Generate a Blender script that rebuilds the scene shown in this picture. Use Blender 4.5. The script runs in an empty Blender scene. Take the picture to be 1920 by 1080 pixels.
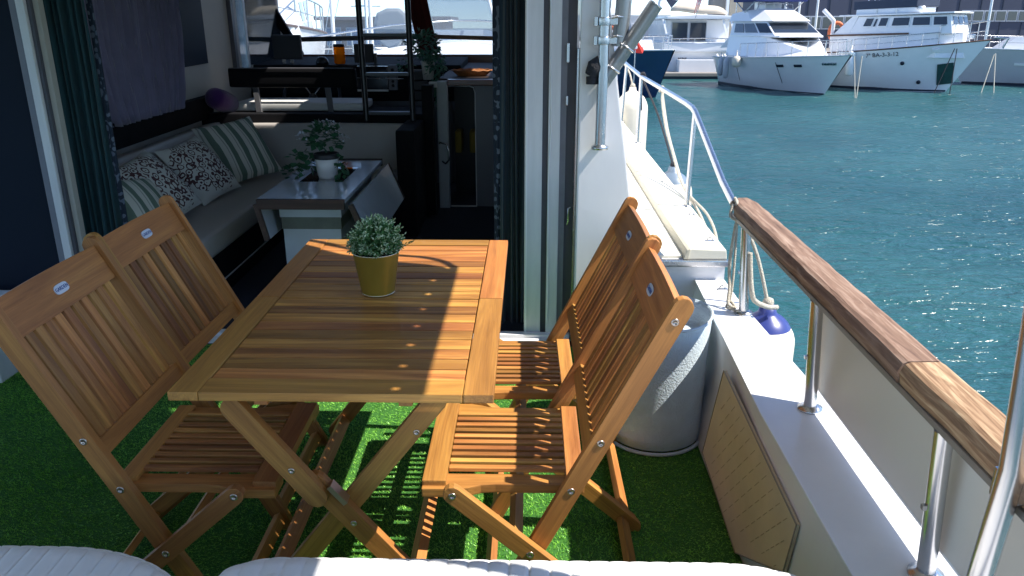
import bpy, bmesh, math, random
import numpy as np
from mathutils import Vector, Matrix, Euler
random.seed(7); rng = np.random.default_rng(7)
R = math.radians
sc = bpy.context.scene
COL = sc.collection

# ------------------------------------------------------------------ camera, world, sun, exposure
EYE = Vector((0, 0, 1.53))
TRIM = R(1.35)                                   # the boat lies a little bow-up in the water
T = Matrix.Translation(EYE) @ Matrix.Rotation(TRIM, 4, 'X') @ Matrix.Translation(-EYE)
cam_data = bpy.data.cameras.new('camera'); cam = bpy.data.objects.new('camera', cam_data); COL.objects.link(cam)
cam_data.sensor_width = 36; cam_data.lens = 36 * 1500 / 1920; cam_data.clip_start = .05; cam_data.clip_end = 3000
cam.location = EYE; cam.rotation_euler = (R(90 - 19.43) + TRIM, 0, R(1.19))
sc.camera = cam
SUN_BOAT = Vector((.76, -.12, 1)).normalized()
SUN = (T.to_3x3() @ SUN_BOAT).normalized()
w = bpy.data.worlds.new('World'); sc.world = w; w.use_nodes = True
wn = w.node_tree; bg = wn.nodes['Background']; sky = wn.nodes.new('ShaderNodeTexSky')
sky.sky_type = 'NISHITA'; sky.sun_disc = False
sky.sun_elevation = math.asin(SUN.z); sky.sun_rotation = math.atan2(SUN.x, SUN.y)
sky.air_density = 1.0; sky.dust_density = 0; sky.ozone_density = 3; sky.altitude = 4000
wn.links.new(sky.outputs[0], bg.inputs[0]); bg.inputs[1].default_value = .15
sd = bpy.data.lights.new('sun', 'SUN'); sd.energy = 4.7; sd.angle = R(.5); sd.color = (1, .94, .85)
so = bpy.data.objects.new('sun', sd); COL.objects.link(so); so.rotation_euler = (-SUN).to_track_quat('-Z', 'Y').to_euler()
vs = sc.view_settings; vs.view_transform = 'Standard'; vs.look = 'None'; vs.gamma = 1; vs.exposure = .98; vs.use_curve_mapping = False

# ------------------------------------------------------------------ helpers
LEVEL = set()            # names of roots that stand in the harbour (level), all others belong to the boat and take its trim
FRAME = 'boat'
def link(o, parent=None):
    COL.objects.link(o)
    if parent is not None: o.parent = parent
    elif FRAME == 'level': LEVEL.add(o.name)
    return o
def tag(o, label=None, cat=None, group=None, kind=None):
    if label: o['label'] = label
    if cat: o['category'] = cat
    if group: o['group'] = group
    if kind: o['kind'] = kind
    return o
def thing(name, label, cat, loc=(0, 0, 0), rz=0, group=None):
    o = bpy.data.objects.new(name, None); o.empty_display_size = .1; link(o)
    o.location = loc; o.rotation_euler = (0, 0, rz); return tag(o, label, cat, group)

class MB:
    def __init__(s): s.v = []; s.f = []; s.sm = []
    def add(s, vs, fs, smooth=False):
        b = len(s.v); s.v += [tuple(p) for p in vs]; s.f += [tuple(b + i for i in f) for f in fs]; s.sm += [smooth] * len(fs); return s
    def hexa(s, p):      # 4 bottom ccw, 4 top
        return s.add(p, [(3, 2, 1, 0), (4, 5, 6, 7), (0, 1, 5, 4), (1, 2, 6, 5), (2, 3, 7, 6), (3, 0, 4, 7)])
    def box(s, x0, x1, y0, y1, z0, z1):
        return s.hexa([(x0, y0, z0), (x1, y0, z0), (x1, y1, z0), (x0, y1, z0), (x0, y0, z1), (x1, y0, z1), (x1, y1, z1), (x0, y1, z1)])
    def obox(s, c, size, rot=None):
        M = Matrix.Translation(c) @ (Euler(rot).to_matrix().to_4x4() if rot else Matrix())
        a, b, d = (q / 2 for q in size)
        return s.hexa([M @ Vector(q) for q in [(-a, -b, -d), (a, -b, -d), (a, b, -d), (-a, b, -d), (-a, -b, d), (a, -b, d), (a, b, d), (-a, b, d)]])
    def prism(s, pts, vec, smooth=False):    # planar polygon extruded along vec
        n = len(pts); vec = Vector(vec); a = [Vector(p) for p in pts]; b = [p + vec for p in a]
        nrm = Vector((0, 0, 0))
        for i in range(n): nrm += (a[i]).cross(a[(i + 1) % n])
        if nrm.dot(vec) < 0: a.reverse(); b.reverse()
        s.add(a + b, [tuple(range(n - 1, -1, -1)), tuple(range(n, 2 * n))]); 
        s.add(a + b, [(i, (i + 1) % n, n + (i + 1) % n, n + i) for i in range(n)], smooth); return s
    def tube(s, pts, r, n=10, caps=True, closed=False):
        P = [Vector(p) for p in pts]; m = len(P); rs = r if isinstance(r, (list, tuple)) else [r] * m
        up = None; rings = []
        for i in range(m):
            d = (P[(i + 1) % m] - P[i - 1]) if closed else (P[min(i + 1, m - 1)] - P[max(i - 1, 0)])
            if d.length < 1e-9: d = Vector((0, 0, 1))
            d.normalize()
            if up is None: up = d.orthogonal().normalized()
            up = (up - d * up.dot(d)); up = up.normalized() if up.length > 1e-6 else d.orthogonal().normalized()
            sd_ = d.cross(up)
            rings.append([P[i] + (up * math.cos(2 * math.pi * k / n) + sd_ * math.sin(2 * math.pi * k / n)) * rs[i] for k in range(n)])
        vs = [p for g in rings for p in g]; fs = []
        for i in range(m if closed else m - 1):
            j = (i + 1) % m
            for k in range(n): fs.append((i * n + k, i * n + (k + 1) % n, j * n + (k + 1) % n, j * n + k))
        s.add(vs, fs, True)
        if caps and not closed: s.add(rings[0], [tuple(range(n - 1, -1, -1))]); s.add(rings[-1], [tuple(range(n))])
        return s
    def lathe(s, prof, c=(0, 0, 0), n=28, M=None):   # prof (r,z)
        M = M or Matrix.Translation(c); vs = []; fs = []
        for r, z in prof: vs += [M @ Vector((r * math.cos(2 * math.pi * k / n), r * math.sin(2 * math.pi * k / n), z)) for k in range(n)]
        for i in range(len(prof) - 1):
            for k in range(n): fs.append((i * n + k, i * n + (k + 1) % n, (i + 1) * n + (k + 1) % n, (i + 1) * n + k))
        return s.add(vs, fs, True)
    def quadpanel(s, q, u0, u1, v0, v1, t=.012, out=.0, sk=0):   # slab lying on quad q (bl,br,tr,tl)
        q = [Vector(p) for p in q]
        n = (q[1] - q[0]).cross(q[3] - q[0]).normalized()
        B = lambda u, v: (q[0] * (1 - u) + q[1] * u) * (1 - v) + (q[3] * (1 - u) + q[2] * u) * v
        c = [B(u0, v0), B(u1, v0), B(u1 - sk, v1), B(u0 + sk, v1)]
        a = [p + n * (out - .01) for p in c]; b = [p + n * (out + t) for p in c]
        return s.hexa(a + b)
    def mesh(s, name, bevel=0):
        me = bpy.data.meshes.new(name); me.from_pydata(s.v, [], s.f); me.validate()
        me.polygons.foreach_set('use_smooth', s.sm[:len(me.polygons)]) if len(me.polygons) == len(s.sm) else None
        if bevel:
            bm = bmesh.new(); bm.from_mesh(me)
            bmesh.ops.remove_doubles(bm, verts=bm.verts, dist=1e-5)
            bmesh.ops.bevel(bm, geom=[e for e in bm.edges if e.is_manifold and e.calc_face_angle(0) > .6], offset=bevel, segments=2, profile=.7, affect='EDGES', clamp_overlap=True)
            bm.to_mesh(me); bm.free()
        me.update(); return me
    def build(s, name, m, parent=None, bevel=0, loc=None, rot=None):
        me = s.mesh(name, bevel)
        for q in (m if isinstance(m, (list, tuple)) else [m]): me.materials.append(q)
        o = bpy.data.objects.new(name, me); link(o, parent)
        if loc is not None: o.location = loc
        if rot is not None: o.rotation_euler = rot
        return o
def shared(name, me, parent, M):
    o = bpy.data.objects.new(name, me); link(o, parent); o.matrix_local = M; return o
_cache = {}
def board_mesh(L, W, TH, mat, bev=.002, rounded=False):
    k = (round(L, 4), round(W, 4), round(TH, 4), mat.name, rounded)
    if k not in _cache:
        mb = MB()
        if rounded:
            n = 7; pts = []
            for e, s_ in ((L / 2, 1), (-L / 2, -1)):
                for i in range(n): a = -math.pi / 2 + math.pi * i / (n - 1); pts.append((e - s_ * W / 2 + s_ * W / 2 * math.cos(a), s_ * W / 2 * math.sin(a), -TH / 2))
            mb.prism(pts, (0, 0, TH))
        else: mb.box(-L / 2, L / 2, -W / 2, W / 2, -TH / 2, TH / 2)
        me = mb.mesh('board', bev); me.materials.append(mat); _cache[k] = me
    return _cache[k]
def board(name, parent, p0, p1, W, TH, normal, mat, rounded=False, bev=.002):
    """a plank from p0 to p1; W across, TH along normal; grain along its length (local x)"""
    p0 = Vector(p0); p1 = Vector(p1); d = p1 - p0; L = d.length; x = d.normalized()
    z = Vector(normal); z = (z - x * z.dot(x)).normalized(); y = z.cross(x)
    M = Matrix((x, y, z)).transposed().to_4x4(); M.translation = (p0 + p1) / 2
    return shared(name, board_mesh(L, W, TH, mat, bev, rounded), parent, M)
def copy_tree(o, parent=None):
    c = o.copy(); link(c, parent)
    for ch in list(o.children): copy_tree(ch, c)
    return c
def struct(o): o['kind'] = 'structure'; return o

# ------------------------------------------------------------------ materials
def newmat(name):
    m = bpy.data.materials.new(name); m.use_nodes = True; nt = m.node_tree; return m, nt, nt.nodes['Principled BSDF']
def mat(name, col, rough=.5, metal=0, var=.0, vscale=8, bump=0, bscale=60, coat=0, spec=.5, stretch=(1, 1, 1), sheen=0, trans=0):
    m, nt, b = newmat(name)
    b.inputs['Roughness'].default_value = rough; b.inputs['Metallic'].default_value = metal; b.inputs['Coat Weight'].default_value = coat
    b.inputs['Specular IOR Level'].default_value = spec; b.inputs['Sheen Weight'].default_value = sheen; b.inputs['Transmission Weight'].default_value = trans
    b.inputs['Base Color'].default_value = (*col, 1)
    tc = nt.nodes.new('ShaderNodeTexCoord'); mp = nt.nodes.new('ShaderNodeMapping'); mp.inputs['Scale'].default_value = stretch
    nt.links.new(tc.outputs['Object'], mp.inputs[0])
    if var:
        n = nt.nodes.new('ShaderNodeTexNoise'); n.inputs['Scale'].default_value = vscale; n.inputs['Detail'].default_value = 6; n.inputs['Roughness'].default_value = .65
        nt.links.new(mp.outputs[0], n.inputs['Vector'])
        r = nt.nodes.new('ShaderNodeValToRGB'); r.color_ramp.elements[0].position = .3; r.color_ramp.elements[1].position = .7
        r.color_ramp.elements[0].color = (*[c * (1 - var) for c in col], 1); r.color_ramp.elements[1].color = (*[min(1, c * (1 + var * .6)) for c in col], 1)
        nt.links.new(n.outputs[0], r.inputs[0]); nt.links.new(r.outputs[0], b.inputs['Base Color'])
        mr = nt.nodes.new('ShaderNodeMapRange'); mr.inputs[3].default_value = max(.03, rough * .8); mr.inputs[4].default_value = min(1, rough * 1.25)
        nt.links.new(n.outputs[0], mr.inputs[0]); nt.links.new(mr.outputs[0], b.inputs['Roughness'])
    if bump:
        n2 = nt.nodes.new('ShaderNodeTexNoise'); n2.inputs['Scale'].default_value = bscale; n2.inputs['Detail'].default_value = 4
        nt.links.new(mp.outputs[0], n2.inputs['Vector']); bp = nt.nodes.new('ShaderNodeBump'); bp.inputs['Strength'].default_value = bump; bp.inputs['Distance'].default_value = .01
        nt.links.new(n2.outputs[0], bp.inputs['Height']); nt.links.new(bp.outputs[0], b.inputs['Normal'])
    return m
def wood(name, dark, mid, light, rough=.52, tone=.28, gs=1.0, contrast=1.0, coat=.06):
    m, nt, b = newmat(name); N = nt.nodes.new; Lk = nt.links.new
    tc = N('ShaderNodeTexCoord'); oi = N('ShaderNodeObjectInfo'); mul = N('ShaderNodeMath'); mul.operation = 'MULTIPLY'; mul.inputs[1].default_value = 37
    Lk(oi.outputs['Random'], mul.inputs[0]); add = N('ShaderNodeVectorMath'); add.operation = 'ADD'; Lk(tc.outputs['Object'], add.inputs[0]); Lk(mul.outputs[0], add.inputs[1])
    mp = N('ShaderNodeMapping'); mp.inputs['Scale'].default_value = (1.6 * gs, 22 * gs, 22 * gs); Lk(add.outputs[0], mp.inputs[0])
    n = N('ShaderNodeTexNoise'); n.inputs['Scale'].default_value = 1; n.inputs['Detail'].default_value = 7; n.inputs['Roughness'].default_value = .62; n.inputs['Distortion'].default_value = 1.1; Lk(mp.outputs[0], n.inputs['Vector'])
    r = N('ShaderNodeValToRGB'); e = r.color_ramp.elements; e[0].position = .5 - .28 / contrast; e[1].position = .5 + .24 / contrast; e[0].color = (*dark, 1); e[1].color = (*light, 1)
    q = e.new(.5); q.color = (*mid, 1); Lk(n.outputs[0], r.inputs[0])
    mp2 = N('ShaderNodeMapping'); mp2.inputs['Scale'].default_value = (7 * gs, 260 * gs, 260 * gs); Lk(add.outputs[0], mp2.inputs[0])
    n2 = N('ShaderNodeTexNoise'); n2.inputs['Scale'].default_value = 1; n2.inputs['Detail'].default_value = 3; Lk(mp2.outputs[0], n2.inputs['Vector'])
    hs = N('ShaderNodeHueSaturation'); mr = N('ShaderNodeMapRange'); mr.inputs[3].default_value = 1 - tone; mr.inputs[4].default_value = 1 + tone; Lk(oi.outputs['Random'], mr.inputs[0])
    mr2 = N('ShaderNodeMapRange'); mr2.inputs[1].default_value = .3; mr2.inputs[2].default_value = .7; mr2.inputs[3].default_value = .84; mr2.inputs[4].default_value = 1.08; Lk(n2.outputs[0], mr2.inputs[0])
    mm = N('ShaderNodeMath'); mm.operation = 'MULTIPLY'; Lk(mr.outputs[0], mm.inputs[0]); Lk(mr2.outputs[0], mm.inputs[1]); Lk(mm.outputs[0], hs.inputs['Value'])
    mh = N('ShaderNodeMath'); mh.operation = 'MULTIPLY'; mh.inputs[1].default_value = 7.31; fr = N('ShaderNodeMath'); fr.operation = 'FRACT'; Lk(oi.outputs['Random'], mh.inputs[0]); Lk(mh.outputs[0], fr.inputs[0])
    mr3 = N('ShaderNodeMapRange'); mr3.inputs[3].default_value = .487; mr3.inputs[4].default_value = .509; Lk(fr.outputs[0], mr3.inputs[0]); Lk(mr3.outputs[0], hs.inputs['Hue'])
    Lk(r.outputs[0], hs.inputs['Color']); Lk(hs.outputs[0], b.inputs['Base Color'])
    b.inputs['Roughness'].default_value = rough; b.inputs['Coat Weight'].default_value = coat; b.inputs['Coat Roughness'].default_value = .35
    bp = N('ShaderNodeBump'); bp.inputs['Strength'].default_value = .25; bp.inputs['Distance'].default_value = .002; Lk(n2.outputs[0], bp.inputs['Height']); Lk(bp.outputs[0], b.inputs['Normal'])
    return m
TEAK = wood('acacia_wood', (.22, .085, .018), (.40, .176, .040), (.56, .275, .062), tone=.2)
TEAK_SLAT = wood('acacia_slat_wood', (.18, .066, .017), (.40, .168, .040), (.62, .315, .078), tone=.36, contrast=1.25)
WEATHER = wood('weathered_teak', (.10, .045, .028), (.27, .15, .095), (.46, .33, .24), rough=.75, tone=.02, gs=1.7, contrast=1.6, coat=0)
MAHOG = wood('mahogany', (.05, .008, .005), (.11, .02, .012), (.17, .04, .02), rough=.25, tone=.05, coat=.4)
DARKWOOD = wood('dark_wood', (.015, .008, .006), (.035, .016, .011), (.06, .03, .02), rough=.7, tone=.05)
GEL = mat('white_gelcoat', (.81, .81, .82), .30, var=.06, vscale=4, stretch=(1, 1, .35), coat=.3, bump=.02, bscale=4)
GEL_WORN = mat('worn_white_gelcoat', (.77, .77, .79), .38, var=.10, vscale=7, stretch=(1, 1, .3), bump=.03, bscale=9)
CREAM = mat('cream_deck', (.78, .74, .61), .5, var=.06, vscale=5, bump=.05, bscale=120)
CREAM_RIDGE = mat('cream_ridge', (.62, .57, .44), .5, var=.08, vscale=8)
DODGER = mat('dodger_board', (.66, .63, .56), .45, var=.03, vscale=2)
EDGEWHITE = mat('white_edging', (.85, .85, .85), .35)
BEIGE = mat('beige_speaker_cloth', (.60, .50, .34), .9, var=.1, vscale=7)
STEEL = mat('stainless_steel', (.55, .55, .56), .26, metal=1, var=.06, vscale=10, stretch=(1, 1, .3))
ALU = mat('anodised_aluminium', (.72, .71, .71), .42, metal=.0, var=.12, vscale=16, stretch=(1, 1, .15))
ALUDARK = mat('dark_channel', (.09, .09, .11), .5, var=.2, vscale=10)
ALUGREY = mat('grey_channel', (.20, .20, .23), .5, var=.15, vscale=10)
BLACK = mat('black_vinyl', (.006, .006, .008), .75, spec=.2, var=.2, vscale=10)
BLACKM = mat('black_enamel', (.006, .006, .008), .3)
NAVYFLOOR = mat('navy_carpet', (.012, .016, .032), .95, var=.25, vscale=20, bump=.3, bscale=300)
NAVYWALL = mat('navy_glass', (.003, .008, .020), .6, spec=.2)
INTWHITE = mat('interior_cream', (.47, .44, .39), .6, var=.08, vscale=4)
INTGREY = mat('interior_grey', (.17, .175, .20), .5, var=.06, vscale=4)
SOFA = mat('cream_leatherette', (.37, .345, .325), .5, var=.06, vscale=4, bump=.12, bscale=14)
CUSHW = mat('white_vinyl', (.80, .80, .80), .42, var=.04, vscale=6, bump=.06, bscale=50)
TEALC = mat('teal_curtain_cloth', (.008, .045, .056), .9, var=.2, vscale=9, sheen=.2, bump=.1, bscale=200)
NAVYC = mat('navy_curtain_cloth', (.012, .030, .050), .9, var=.2, vscale=9, sheen=.2, bump=.1, bscale=200)
PURPC = mat('mauve_curtain_cloth', (.20, .18, .28), .9, var=.15, vscale=9, sheen=.3)
PURPT = mat('purple_towel', (.06, .01, .11), .95, var=.2, bump=.6, bscale=150, sheen=.3)
BASKET = mat('blue_grey_felt', (.50, .60, .67), .95, var=.08, vscale=22, bump=.45, bscale=150, sheen=.3)
BRONZE = mat('bolt_metal', (.55, .45, .38), .3, metal=1)
PLATE = mat('plate_white', (.62, .66, .74), .3)
PLATEBLUE = mat('plate_blue', (.03, .08, .28), .4)
GOLD = mat('gold_painted_tin', (.36, .27, .045), .33, metal=.45, var=.06, vscale=6, coat=.3)
GOLDRIM = mat('tin_rim', (.75, .68, .5), .25, metal=.8)
SOIL = mat('soil', (.03, .022, .015), .95)
LEAFG = mat('leaf_grey_green', (.085, .21, .065), .6, var=.35, vscale=30)
LEAFW = mat('leaf_white_tip', (.42, .54, .33), .6, var=.2, vscale=30)
IVYM = mat('ivy_leaf', (.05, .19, .12), .5, var=.4, vscale=40)
IVYL = mat('ivy_leaf_pale', (.16, .28, .20), .5, var=.3, vscale=40)
GERM = mat('geranium_leaf', (.02, .085, .035), .6, var=.3, vscale=40)
GERF = mat('white_flower', (.45, .45, .50), .7, var=.2, vscale=40)
POTW = mat('white_pot', (.62, .60, .57), .45)
POTB = mat('black_pot', (.012, .012, .014), .5)
ROPEW = mat('white_rope', (.62, .57, .47), .85, var=.2, vscale=80, bump=1, bscale=260)
ROPED = mat('dark_rope', (.03, .032, .04), .9, var=.3, vscale=80, bump=1, bscale=200)
FENDW = mat('fender_white', (.70, .64, .53), .45, var=.12, vscale=9)
FENDB = mat('fender_blue', (.03, .045, .20), .35)
FENDG = mat('fender_grey_blue', (.14, .19, .25), .4)
CANV = mat('grey_canvas', (.62, .61, .60), .9, var=.1)
_b = CANV.node_tree.nodes['Principled BSDF']; _t = CANV.node_tree.nodes.new('ShaderNodeBsdfTranslucent'); _t.inputs[0].default_value = (.60, .57, .52, 1); _m = CANV.node_tree.nodes.new('ShaderNodeMixShader'); _m.inputs[0].default_value = .26
CANV.node_tree.links.new(_b.outputs[0], _m.inputs[1]); CANV.node_tree.links.new(_t.outputs[0], _m.inputs[2]); CANV.node_tree.links.new(_m.outputs[0], CANV.node_tree.nodes['Material Output'].inputs[0])
def amber():
    m, nt, b = newmat('amber_glass'); N = nt.nodes.new; Lk = nt.links.new
    t = N('ShaderNodeBsdfTransparent'); t.inputs[0].default_value = (1, .42, .01, 1); tl = N('ShaderNodeBsdfTranslucent'); tl.inputs[0].default_value = (1, .38, .01, 1)
    mx = N('ShaderNodeMixShader'); mx.inputs[0].default_value = .5; Lk(t.outputs[0], mx.inputs[1]); Lk(tl.outputs[0], mx.inputs[2]); b.inputs['Base Color'].default_value = (.9, .3, .01, 1); b.inputs['Roughness'].default_value = .15
    m2 = N('ShaderNodeMixShader'); m2.inputs[0].default_value = .12; Lk(mx.outputs[0], m2.inputs[1]); Lk(b.outputs[0], m2.inputs[2]); Lk(m2.outputs[0], nt.nodes['Material Output'].inputs[0]); return m
AMBER = amber()
WICKER = mat('wicker', (.35, .13, .04), .6, var=.4, vscale=60, bump=.8, bscale=90)
SCREEN = mat('screen_black', (.01, .011, .016), .5)
YELLOWC = mat('yellow_cloth', (.25, .17, .02), .8)
RUBBER = mat('black_rubber', (.012, .012, .014), .6)
def glass(name, tint=(.9, .95, .95), veil=.05):
    m, nt, b = newmat(name); nt.nodes.remove(b); N = nt.nodes.new; Lk = nt.links.new; o = nt.nodes['Material Output']
    t = N('ShaderNodeBsdfTransparent'); t.inputs[0].default_value = (*tint, 1); g = N('ShaderNodeBsdfGlossy'); g.inputs['Roughness'].default_value = .03
    d = N('ShaderNodeBsdfDiffuse'); d.inputs[0].default_value = (.8, .82, .85, 1)
    tl = N('ShaderNodeBsdfTranslucent'); tl.inputs[0].default_value = (.8, .82, .85, 1); ad = N('ShaderNodeMixShader'); Lk(d.outputs[0], ad.inputs[1]); Lk(tl.outputs[0], ad.inputs[2])
    f = N('ShaderNodeFresnel'); f.inputs[0].default_value = 1.3; m1 = N('ShaderNodeMixShader'); Lk(f.outputs[0], m1.inputs[0]); Lk(t.outputs[0], m1.inputs[1]); Lk(g.outputs[0], m1.inputs[2])
    m2 = N('ShaderNodeMixShader'); m2.inputs[0].default_value = veil; Lk(m1.outputs[0], m2.inputs[1]); Lk(ad.outputs[0], m2.inputs[2]); Lk(m2.outputs[0], o.inputs[0]); return m
WGLASS = glass('windshield_glass', (.93, .96, .97), .10)

def pattern_mat(name, kind):
    m, nt, b = newmat(name); N = nt.nodes.new; Lk = nt.links.new; tc = N('ShaderNodeTexCoord'); b.inputs['Roughness'].default_value = .9
    if kind == 'stripe':
        sx = N('ShaderNodeSeparateXYZ'); Lk(tc.outputs['Object'], sx.inputs[0])
        ns = N('ShaderNodeTexNoise'); ns.inputs['Scale'].default_value = 5; Lk(tc.outputs['Object'], ns.inputs['Vector'])
        m1 = N('ShaderNodeMath'); m1.operation = 'MULTIPLY_ADD'; Lk(ns.outputs[0], m1.inputs[0]); m1.inputs[1].default_value = .03; Lk(sx.outputs[0], m1.inputs[2])
        m2 = N('ShaderNodeMath'); m2.operation = 'MULTIPLY'; m2.inputs[1].default_value = 11.5; Lk(m1.outputs[0], m2.inputs[0]); fr = N('ShaderNodeMath'); fr.operation = 'FRACT'; Lk(m2.outputs[0], fr.inputs[0])
        r = N('ShaderNodeValToRGB'); r.color_ramp.interpolation = 'CONSTANT'; e = r.color_ramp.elements; e[0].color = (.12, .17, .13, 1); e[1].position = .42; e[1].color = (.55, .54, .47, 1)
        a = e.new(.78); a.color = (.3, .31, .27, 1); a = e.new(.86); a.color = (.55, .54, .47, 1); Lk(fr.outputs[0], r.inputs[0]); Lk(r.outputs[0], b.inputs['Base Color'])
    else:
        mp = N('ShaderNodeMapping'); Lk(tc.outputs['Object'], mp.inputs[0]); ns = N('ShaderNodeTexNoise'); ns.inputs['Scale'].default_value = 12; Lk(mp.outputs[0], ns.inputs['Vector'])
        mx = N('ShaderNodeMix'); mx.data_type = 'RGBA'; mx.inputs[0].default_value = .04; Lk(mp.outputs[0], mx.inputs[6]); Lk(ns.outputs[1], mx.inputs[7])
        v = N('ShaderNodeTexVoronoi'); v.inputs['Scale'].default_value = 25 if kind == 'floral' else 26; Lk(mx.outputs[2], v.inputs['Vector'])
        sn = N('ShaderNodeMath'); sn.operation = 'MULTIPLY'; sn.inputs[1].default_value = 16 if kind == 'floral' else 9; Lk(v.outputs['Distance'], sn.inputs[0])
        s2 = N('ShaderNodeMath'); s2.operation = 'SINE'; Lk(sn.outputs[0], s2.inputs[0]); gt = N('ShaderNodeMath'); gt.operation = 'GREATER_THAN'; gt.inputs[1].default_value = .25; Lk(s2.outputs[0], gt.inputs[0])
        # keep the motif to a leafy patch in the middle
        ln = N('ShaderNodeVectorMath'); ln.operation = 'LENGTH'; m0 = N('ShaderNodeMapping'); m0.inputs['Scale'].default_value = (1.25, .95, 0); Lk(tc.outputs['Object'], m0.inputs[0]); Lk(m0.outputs[0], ln.inputs[0])
        n3 = N('ShaderNodeTexNoise'); n3.inputs['Scale'].default_value = 14; Lk(tc.outputs['Object'], n3.inputs['Vector'])
        ad = N('ShaderNodeMath'); ad.operation = 'MULTIPLY_ADD'; ad.inputs[1].default_value = .16; Lk(n3.outputs[0], ad.inputs[0]); Lk(ln.outputs[1], ad.inputs[2])
        lt = N('ShaderNodeMath'); lt.operation = 'LESS_THAN'; lt.inputs[1].default_value = .31 if kind == 'floral' else 9; Lk(ad.outputs[0], lt.inputs[0])
        mu = N('ShaderNodeMath'); mu.operation = 'MULTIPLY'; Lk(gt.outputs[0], mu.inputs[0]); Lk(lt.outputs[0], mu.inputs[1])
        r = N('ShaderNodeMix'); r.data_type = 'RGBA'; Lk(mu.outputs[0], r.inputs[0])
        r.inputs[6].default_value = (.56, .55, .50, 1) if kind == 'floral' else (.008, .015, .03, 1); r.inputs[7].default_value = (.075, .028, .03, 1) if kind == 'floral' else (.10, .12, .16, 1)
        Lk(r.outputs[2], b.inputs['Base Color'])
    return m
STRIPE = pattern_mat('striped_cotton', 'stripe'); FLORAL = pattern_mat('printed_cotton', 'floral'); TRIMC = pattern_mat('curtain_trim', 'trim')

def grass_mat():
    m, nt, b = newmat('turf_blades'); N = nt.nodes.new; Lk = nt.links.new
    tc = N('ShaderNodeTexCoord'); n = N('ShaderNodeTexNoise'); n.inputs['Scale'].default_value = 260; Lk(tc.outputs['Object'], n.inputs['Vector'])
    n2 = N('ShaderNodeTexNoise'); n2.inputs['Scale'].default_value = 9; Lk(tc.outputs['Object'], n2.inputs['Vector'])
    ad = N('ShaderNodeMath'); ad.operation = 'MULTIPLY_ADD'; ad.inputs[1].default_value = .35; Lk(n2.outputs[0], ad.inputs[0]); Lk(n.outputs[0], ad.inputs[2])
    r = N('ShaderNodeValToRGB'); e = r.color_ramp.elements; e[0].position = .48; e[0].color = (.06, .32, .030, 1); e[1].position = .86; e[1].color = (.38, .80, .10, 1); Lk(ad.outputs[0], r.inputs[0]); Lk(r.outputs[0], b.inputs['Base Color'])
    b.inputs['Roughness'].default_value = .45
    return m
TURF = grass_mat()

def water_mat():
    m, nt, b = newmat('harbour_water'); N = nt.nodes.new; Lk = nt.links.new
    tc = N('ShaderNodeTexCoord'); b.inputs['Roughness'].default_value = .22; b.inputs['IOR'].default_value = 1.33; b.inputs['Specular IOR Level'].default_value = .5
    def noise(sc_, det, stretch=(1, 1, 1), rot=0, dist=0):
        mp = N('ShaderNodeMapping'); mp.inputs['Scale'].default_value = stretch; mp.inputs['Rotation'].default_value = (0, 0, rot); Lk(tc.outputs['Object'], mp.inputs[0])
        n = N('ShaderNodeTexNoise'); n.inputs['Scale'].default_value = sc_; n.inputs['Detail'].default_value = det; n.inputs['Distortion'].default_value = dist; Lk(mp.outputs[0], n.inputs['Vector']); return n.outputs[0]
    big = noise(.12, 3); r = N('ShaderNodeValToRGB'); e = r.color_ramp.elements; e[0].position = .35; e[0].color = (.014, .068, .078, 1); e[1].position = .68; e[1].color = (.030, .106, .112, 1)
    Lk(big, r.inputs[0]); Lk(r.outputs[0], b.inputs['Base Color'])
    a = noise(1.0, 4, (1.1, 2.6, 1), .25, .5); c = noise(4.2, 3, (1, 2.0, 1), -.2, .4); d = noise(14, 2, (1, 1.5, 1), .3)
    def madd(x, k, y=None):
        q = N('ShaderNodeMath'); q.operation = 'MULTIPLY_ADD'; Lk(x, q.inputs[0]); q.inputs[1].default_value = k
        if y is not None: Lk(y, q.inputs[2])
        else: q.inputs[2].default_value = 0
        return q.outputs[0]
    h = madd(a, 1.0, madd(c, .36, madd(d, .045)))
    bp = N('ShaderNodeBump'); bp.inputs['Strength'].default_value = 1; bp.inputs['Distance'].default_value = .18; Lk(h, bp.inputs['Height']); Lk(bp.outputs[0], b.inputs['Normal'])
    return m
WATER = water_mat()

# ------------------------------------------------------------------ the boat: structure
# (boat frame: x to starboard, y to the bow, z up from the cockpit floor)
struct(MB().box(-2.9, .63, -.6, 3.5, -.06, 0).build('cockpit_floor', mat('turf_backing', (.03, .13, .015), .9)))
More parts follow.
